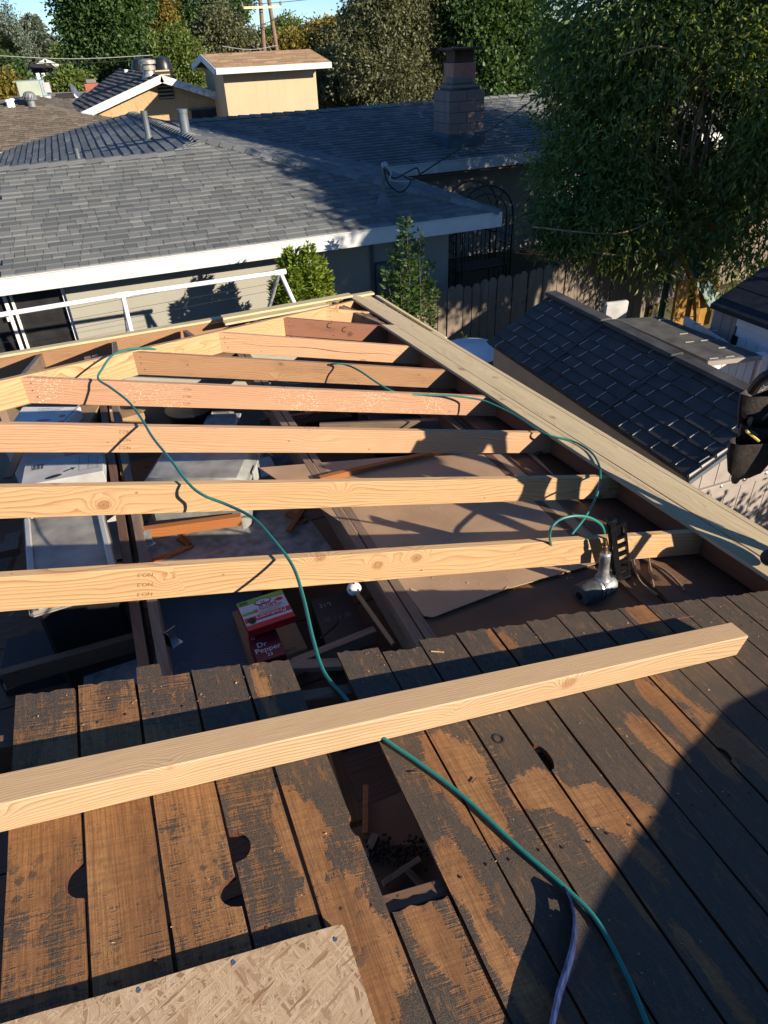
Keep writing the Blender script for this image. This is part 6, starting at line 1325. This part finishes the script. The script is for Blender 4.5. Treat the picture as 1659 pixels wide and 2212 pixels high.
obj('chimney_cap', box(ca.x + .08, cb.x - .08, 36.1, 36.7, cb.z, cb.z + .15, .03), M['mortar'], BC)
q = Yp(160, 205, 33); obj('satellite_dish', lathe([(.0, 0), (.25, .03), (.36, .09), (.34, .09), (.0, .012)], 20, axis_M(q, q + Vector((.9, -.3, .3)))), M['galv'], HB, smooth='auto'); obj('dish_arm', tube([q, q + Vector((.25, -.1, -.25)), q + Vector((.5, -.15, .05))], .03, 6), M['pvc'], HB)
q = Yp(139, 206, 32); obj('roof_louvre', box(q.x - .3, q.x + .3, 31.9, 32.2, q.z - .1, q.z + .06, .02), M['cable'], HB)
# farther houses
H3 = thing('silver_roof_house', 'far house with pale silver grey roof behind the sage cooler', 'house', (3, 50, 0))
rough_roof('roof', [Yp(20, 196, 46), Yp(165, 192, 46), Yp(160, 161, 52), Yp(45, 166, 52)], 'shingle_silver', H3); obj('wall', box(Yp(22, 190, 47).x, Yp(160, 190, 47).x, 47, 52, 0, Yp(100, 192, 46).z - .1), M['stucco'], H3)
for u in (84, 96, 128): q = Yp(u, 172, 48); obj('vent_pipe', tube([q - Vector((0, 0, .3)), q + Vector((0, 0, .3))], .1, 6), M['pvc'], H3)
H4 = thing('brown_roof_house', 'far white house with dark brown roof and a small upper window', 'house', (2, 60, 0))
A_, B_ = Yp(78, 167, 60), Yp(118, 165, 60); zt_ = Yp(100, 147, 60).z
obj('wall', box(A_.x, B_.x, 60, 66, 0, zt_), M['blue_wall'], H4); rough_roof('roof', [Yp(66, 148, 59), Yp(121, 146, 59), Yp(110, 137, 64), Yp(64, 138, 64)], 'shingle_far', H4, .15); rough_roof('roof', [Yp(15, 172, 57), Yp(82, 168, 57), Yp(66, 153, 62), Yp(22, 158, 62)], 'shingle_far', H4, .15)
obj('wall', box(Yp(17, 172, 58).x, Yp(78, 172, 58).x, 58, 62, 0, Yp(50, 172, 57).z - .2), M['blue_wall'], H4)
wv = Yp(94, 155, 60); WW = obj('window', box(wv.x - .5, wv.x + .5, 59.93, 59.97, wv.z - .4, wv.z + .25), M['screen'], H4); obj('window_frame', box(wv.x - .03, wv.x + .03, 59.88, 59.925, wv.z - .4, wv.z + .25), M['vinyl'], WW)
obj('chimney', box(A_.x - .4, A_.x + .3, 59.5, 60.4, A_.z - 1.5, Yp(80, 145, 60).z), M['block'], H4)
H5 = thing('yellow_gable_house', 'far pale yellow gable house above the brown roof', 'house', (4, 72, 0))
P1, P2, P3 = Yp(80, 140, 72), Yp(97, 129, 72), Yp(128, 142, 72); obj('wall', prism([(P1.x, 72, 0), (P3.x - .4, 72, 0), (P3.x - .4, 72, P3.z), (P2.x, 72, P2.z), (P1.x, 72, P1.z)], (0, -1, 0), 5), M['yellow_wall'], H5)
for a, b in ((P1, P2), (P2, P3)): board('rake_board', a + Vector((0, -.4, .1)), b + Vector((0, -.4, .1)), .6, .25, M['white'], H5)

# ================================================================ poles and lines
def pole(u0, v0, u1, v1, y, label, arm=True):
    a, b = Yp(u0, v0, y), Yp(u1, v1, y); d = (a - b).normalized(); foot = b - d * (b.z / d.z); t = thing('utility_pole', label, 'utility pole', foot, 'utility poles behind the tower'); top = a + d * 1.5
    obj('pole', tube([foot, top], [.14, .10], 10), M['pole'], t)
    if arm: c = Yp(u0 + 2, v0 + 16, y); obj('crossarm', box(c.x - 1.0, c.x + 1.0, y - .25, y - .12, c.z - .05, c.z + .05), M['yellow_wall'], t)
    for dx_ in (-1, .9): obj('insulator', lathe([(.04, 0), (.07, .1), (.04, .2)], 8, Matrix.Translation((top.x + dx_ * 1.1, y - .18, Yp(u0, v0 + 14, y).z + .0))), M['block'], t) if arm else None
pole(562, 0, 571, 110, 45, 'utility pole with a crossarm left of the leaning one', True)
pole(581, 0, 598, 110, 46, 'leaning reddish utility pole right of the crossarm pole', False)
for k, (u0, v0, u1, v1, y) in enumerate(((-40, 118, 330, 119, 40), (-40, 128, 300, 130, 42), (480, 72, 640, 22, 44), (480, 100, 600, 98, 40), (590, 40, 900, 95, 44), (420, 5, 700, -5, 44), (380, 178, 490, 181, 27))):
    a, b = Yp(u0, v0, y), Yp(u1, v1, y); m_ = (a + b) * .5 - Vector((0, 0, .15)); tag(obj('power_line', tube(smoothpath([a, m_, b], 6), .015, 5), M['cable_grey' if k in (0, 3, 6) else 'cable']), ('pale service line across the left trees', 'dark service line below the pale one at left', 'guy line slanting up to the leaning pole', 'pale short line left of the poles', 'line falling from the pole to the right', 'topmost line over the tree tops', 'pale line between gable house and tower')[k], 'power line')

# ================================================================ trees
def cr(u, v, y, rx, ry, rz): p = Yp(u, v, y); return (p.x, p.y, p.z, rx, ry, rz)
ash = [cr(1310, 470, 9.7, .95, 1.0, .75), cr(1255, 380, 10.2, .7, .9, .8), cr(1310, 230, 10.4, .95, 1.2, 1.1), cr(1340, 60, 10.4, 1.15, 1.4, 1.2), cr(1500, 120, 9.6, 1.5, 1.4, 1.1), cr(1430, 420, 10.6, 1.2, 1.2, 1.0), cr(1640, 230, 8.6, 1.2, 1.3, 1.2), cr(1650, 420, 8.4, .9, 1.0, .7), cr(1360, 320, 10.0, 1.0, 1.0, .8),
       cr(1290, 120, 10.8, .8, 1.0, .9), cr(1250, 495, 9.5, .6, .7, .45), cr(1390, 530, 10.2, .8, .8, .5), cr(1640, 540, 8.6, .6, .8, .45), cr(1420, 535, 8.9, .6, .5, .3), cr(1545, 500, 8.5, .5, .5, .3), cr(1600, 560, 8.2, .5, .5, .32), cr(1400, 590, 9.0, .4, .4, .2), cr(1560, 610, 7.9, .35, .4, .22), cr(1225, 470, 9.9, .5, .6, .6), cr(1390, 430, 12.6, 1.4, .8, 1.0), cr(1480, 440, 12.6, 1.5, .8, 1.0), cr(1330, 400, 12.2, .9, .6, .8), (10.3, 7.2, 3.5, 1.3, 1.3, 1.3), (10.9, 6.4, 3.5, 1.3, 1.3, 1.2), (11.2, 7.4, 3.2, 1.3, 1.3, 1.2), (10.6, 8.8, 6.6, 2.2, 2.4, 1.6), (12.5, 9.5, 5.2, 2.2, 2.4, 2.2)]  # low clumps out of view are added to shade the play set
tree('ash_tree', 'large dark green ash tree with drooping leaves filling the right side', (9.6, 9.9, 0), ash, 'leaf_ash', 11000, 17, .15, .135, .036, .2, .75, 41, limbs=46, limb_mat='bark_pale', shell=.5, hollow=(tuple(Yp(1500, 285, 9.2)), .62, tuple(ray(1500, 285).normalized())))
ASH = bpy.data.objects['ash_tree']; rg = random.Random(12)
for i in range(34):
    u = rg.gauss(1510, 38); v = rg.gauss(250, 45); y = 9.5 + rg.uniform(-.2, .35); a = Yp(u, v - rg.uniform(20, 80), y); L = rg.uniform(.5, 1.3); e = a + Vector((rg.gauss(0, .12), rg.gauss(0, .1), -L)); mm = a.lerp(e, .5) + Vector((rg.gauss(0, .07), rg.gauss(0, .07), 0))
    k = rg.uniform(.007, .018); obj('bare_branch', tube(smoothpath([a, mm, e], 3), [k, k, k, k * .9, k * .8, k * .7, k * .5], 5), M['bark_pale'], ASH)
for pts in (((1150, 490), (1330, 505), (1420, 470)), ((1280, 545), (1400, 550), (1435, 480)), ((1600, 420), (1640, 460), (1610, 500)), ((1470, 200), (1540, 140), (1590, 120)), ((1340, 120), (1420, 100), (1500, 130))):
    obj('bare_branch', tube(smoothpath([Yp(*q, 8.9) for q in pts], 4), .012, 5), M['bark_pale'], ASH)
tree('side_yard_tree', 'broad tree in the side yard, outside the right edge of the frame', (9.9, 4.0, 0), [(9.6, 4.2, 5.3, 1.1, 1.1, 1.3), (9.5, 3.4, 5.0, 1.0, 1.0, 1.1), (10.0, 4.3, 5.6, .9, .9, 1.3), (10.4, 3.1, 5.2, 1.0, 1.0, 1.3)], 'leaf_dark', 3600, 14, .17, .16, .07, .2, .3, 40, limbs=14, shell=.15)
tree('shade_hedge', 'unseen hedge added to shade the shed wall, outside the right edge of the frame', (6.2, .9, 0), [(x_, .9, 1.45, .75, .45, 1.22) for x_ in (4.6, 5.4, 6.2, 7.0, 7.8)], 'leaf_dark', 1900, 14, .12, .09, .05, .06, .0, 39, limbs=4, shell=.5, cat='hedge')  # added out of view so that the lower shed wall falls in shade
# tarped pile added beyond the lower right corner, shaped to cast the deck shadow
rows = []; rg = random.Random(9); bm = bmesh.new()
ol_ = smoothpath([(x_, y_, 0) for x_, y_ in ((2.75, 1.55), (2.35, 1.34), (2.0, 1.17), (1.74, 1.13), (1.48, 1.02), (1.31, .955), (1.19, .86), (.93, .73), (.77, .64), (.5, .46), (.3, .36), (.1, .2))], 3)
for p in ol_:
    g0 = Vector((p.x, p.y, dz(p.x))); t_ = g0 + TS * (1.55 / math.cos(SUN_EL)); f0 = t_ - Vector((.06, -.08, 0)); b1 = t_ + Vector((.30, -.42, -.02 + rg.uniform(-.03, .03))); b0 = t_ + Vector((.42, -.56, 0))
    rows.append([bm.verts.new(q) for q in ((f0.x, f0.y, dz(f0.x) + .004), (t_.x, t_.y, t_.z), (b1.x, b1.y, b1.z), (b0.x, b0.y, dz(b0.x) + .004))])
for a, b in zip(rows, rows[1:]):
    for k in range(4): bm.faces.new((a[k], a[(k + 1) % 4], b[(k + 1) % 4], b[k]))
bm.faces.new(rows[0][::-1]); bm.faces.new(rows[-1]); bmesh.ops.recalc_face_normals(bm, faces=bm.faces)
tag(obj('shade_pile', bm, M['tarp']), 'unseen tarped pile added to cast the deck shadow, outside the lower right corner', 'pile')
tree('dark_broadleaf_tree', 'tall dark green tree in the upper left, widest of the row', (6.5, 50, 0), [cr(235, 60, 50, 2.3, 2.2, 2.4), cr(215, -30, 50, 2.0, 2, 2.0), cr(270, -10, 50, 1.3, 1.6, 1.9), cr(205, 140, 50, 1.5, 1.6, 1.5), cr(262, 140, 49.5, 1.6, 1.6, 1.5), cr(165, 25, 50, 1.1, 1.2, 1.5), cr(240, 195, 49, 1.9, 1.7, 1.1)], 'leaf_dark', 3200, 18, .24, .22, .13, .3, .25, 43)
tree('light_green_tree', 'light green upright tree right of the tall dark one', (9.5, 44, 0), [cr(385, 140, 44, 1.2, 1.2, 1.5), cr(425, 160, 44, .8, 1.0, 1.3), cr(350, 140, 44, .8, 1.0, 1.4), cr(385, 95, 44, .6, .7, .7)], 'leaf_mid', 1700, 16, .16, .16, .08, .2, .35, 44)
tree('gold_tipped_tree', 'yellow green tree top rising behind the dark tree', (11, 56, 0), [cr(358, 38, 56, 1.1, 1.1, 1.3), cr(335, 10, 56, 1.1, 1.2, 1.4)], 'leaf_gold', 520, 14, .2, .2, .12, .2, .3, 45)
tree('roundleaf_tree', 'olive green tree left of the utility poles', (13.5, 46, 0), [cr(475, 65, 46, 1.1, 1.1, 1.1), cr(508, 90, 46, .9, 1.0, 1.0), cr(455, 95, 46, .8, 1.0, 1.0)], 'leaf_olive', 1100, 14, .18, .17, .1, .2, .45, 46)
tree('dark_backing_tree', 'dark tree behind the olive green one, left of the poles', (15, 56, 0), [cr(418, 25, 56, .9, 1.0, 1.3), cr(490, 12, 56, 1.6, 1.5, 1.0), cr(430, 70, 56, 1.1, 1.2, 1.4)], 'leaf_dark', 900, 14, .22, .2, .12, .22, .25, 47)
tree('olive_tree', 'big grey green tree behind the chimney roof', (11.5, 31, 0), [cr(860, 70, 31, 1.7, 1.5, 1.5), cr(810, 20, 31, 1.3, 1.3, 1.3), cr(910, 20, 31, 1.4, 1.3, 1.4), cr(840, 160, 30.5, 1.9, 1.4, 1.0), cr(930, 140, 31, 1.2, 1.2, 1.2), cr(770, 110, 31, 1.0, 1.0, 1.2), cr(860, -30, 31, 1.6, 1.4, 1.0), cr(900, 200, 30, 1.8, 1.2, .6)], 'leaf_olive', 2400, 15, .18, .15, .07, .22, .2, 48)
tree('chestnut_tree', 'dark glossy tree between the chimney and the ash', (15.5, 30, 0), [cr(1040, 80, 30, 1.5, 1.5, 1.6), cr(1100, 20, 30, 1.5, 1.5, 1.5), cr(1010, 20, 30, 1.1, 1.2, 1.3), cr(1120, 110, 30, 1.4, 1.4, 1.6), cr(1060, 170, 29.5, 1.7, 1.3, .9)], 'leaf_dark', 1600, 15, .2, .2, .11, .25, .3, 49)
tree('pale_green_tree', 'pale yellow green tree top between the grey green and dark trees', (15, 38, 0), [cr(985, 70, 38, 1.0, 1.2, 2.0), cr(960, 20, 38, 1.2, 1.2, 1.6), cr(975, 150, 38, .8, 1, 1.3)], 'leaf_mid', 600, 14, .22, .22, .1, .2, .4, 50)
for (nm, lb, u, v, y, rx, rz, mt, sd) in (('young_tree', 'small green tree right of the leaning pole', 620, 74, 62, 1.1, 1.0, 'leaf_mid', 61), ('amber_tree', 'amber leafed tree right of the poles', 695, 80, 56, 1.1, 1.0, 'leaf_gold', 62), ('amber_bush', 'low amber bush above the tower roof', 640, 97, 52, 1.5, .5, 'leaf_gold', 63), ('dim_tree', 'dark low tree behind the tower roof', 560, 98, 58, 2.0, .8, 'leaf_dark', 64), ('gold_tree', 'gold green tree left of the grey green tree', 735, 90, 50, 1.0, 1.3, 'leaf_gold', 65),
                                          ('back_tree', 'far green tree above the gold one', 800, 25, 66, 1.6, 1.6, 'leaf_mid', 66), ('cedar_side_tree', 'slim grey green tree at the left edge of the sky', 18, 75, 90, 1.4, 2.4, 'leaf_blue', 67), ('yellow_bush', 'yellow green bush at the far left above the hedge', -18, 110, 55, 1.0, .8, 'leaf_gold', 68), ('dark_bush', 'dark round bush at the far left', -4, 158, 48, 1.1, .8, 'leaf_dark', 69), ('low_tree', 'green trees mass left of the tall dark tree', 75, 125, 95, 4.0, 1.0, 'leaf_mid', 70), ('orange_hedge', 'orange brown hedge at the left edge', -8, 194, 40, .8, .5, 'leaf_gold', 71), ('house_bush', 'green bush by the brick chimney', 150, 182, 44, .7, .35, 'leaf_mid', 72), ('gap_tree', 'green tree low between tower and grey green tree', 720, 190, 36, 1.2, 1.5, 'leaf_olive', 73), ('far_mass_tree', 'dim tree low beside the gable house ridge', 460, 170, 48, 2.0, 1.2, 'leaf_dark', 74), ('edge_tree', 'green tree low behind the yellow gable house', 142, 138, 80, 1.0, 1.5, 'leaf_mid', 75)):
    p = Yp(u, v, y); tree(nm, lb, (p.x, p.y, 0), [(p.x, p.y, p.z, rx, rx, rz), (p.x + rx * .5, p.y, p.z - rz * .4, rx * .7, rx, rz * .8), (p.x - rx * .5, p.y, p.z - rz * .3, rx * .7, rx, rz * .8)], mt, 800, 14, .24, .21, .12, .2, .3, sd, limbs=5)
# deodar with level tiers
CT = Yp(64, 34, 92); dd = thing('deodar_tree', 'grey green conifer with level tiers against the sky', 'tree', (CT.x, CT.y, 0)); rg = np.random.default_rng(80); Ps = []; Ds = []
obj('trunk', tube([(CT.x, CT.y, 0), CT], [.35, .05], 8), M['bark'], dd)
for k in range(26):
    f = k / 25; z = CT.z * (1 - .72 * f); r = .4 + 3.6 * f
    for a in rg.random(9) * 6.283:
        n = int(26 * (.4 + f)); s = rg.random(n) ** .7 * r; Ps.append(np.stack([CT.x + np.cos(a) * s + rg.normal(size=n) * .15, CT.y + np.sin(a) * s + rg.normal(size=n) * .15, z - .12 * s + rg.normal(size=n) * .1], 1)); Ds.append(np.stack([np.full(n, math.cos(a)), np.full(n, math.sin(a)), -.3 + rg.normal(size=n) * .4], 1))
V, F = leaf_cloud(np.concatenate(Ps), np.concatenate(Ds), .5, .16, rg); npmesh('crown', V, F, M['leaf_blue'], dd)
# far wood closing the horizon
Ps = []; rg = np.random.default_rng(81)
for x in np.arange(-160, 420, 7.0):
    c = np.array([x + rg.normal() * 2, 190 + rg.normal() * 12, 2.5]); v = rg.normal(size=(260, 3)); v /= np.linalg.norm(v, axis=1, keepdims=True); Ps.append(c + v * np.array([5, 4, 2.2 + rg.random() * 2]) * rg.random((260, 1)) ** .4)
Ps = np.concatenate(Ps); V, F = leaf_cloud(Ps, rg.normal(size=Ps.shape), 1.3, .8, rg); tag(npmesh('far_wood', V, F, M['leaf_dark']), 'far belt of trees along the horizon', 'wood', kind='stuff')
# back yard fence seen below the grey green tree
BF = thing('back_fence', 'reddish board fence seen low between tower and grey green tree', 'fence', (10, 30, 0))
for i in range(40): obj('fence_board', box(7.6 + .16 * i, 7.745 + .16 * i, 28.6, 28.63, 0, EYE - 2.55 + rng.uniform(-.03, .03)), M['brown_rafter'], BF)
for z in (.6, 1.9): board('rail', (7.5, 28.66, z), (14.1, 28.66, z), .05, .1, M['brown_rafter'], BF)
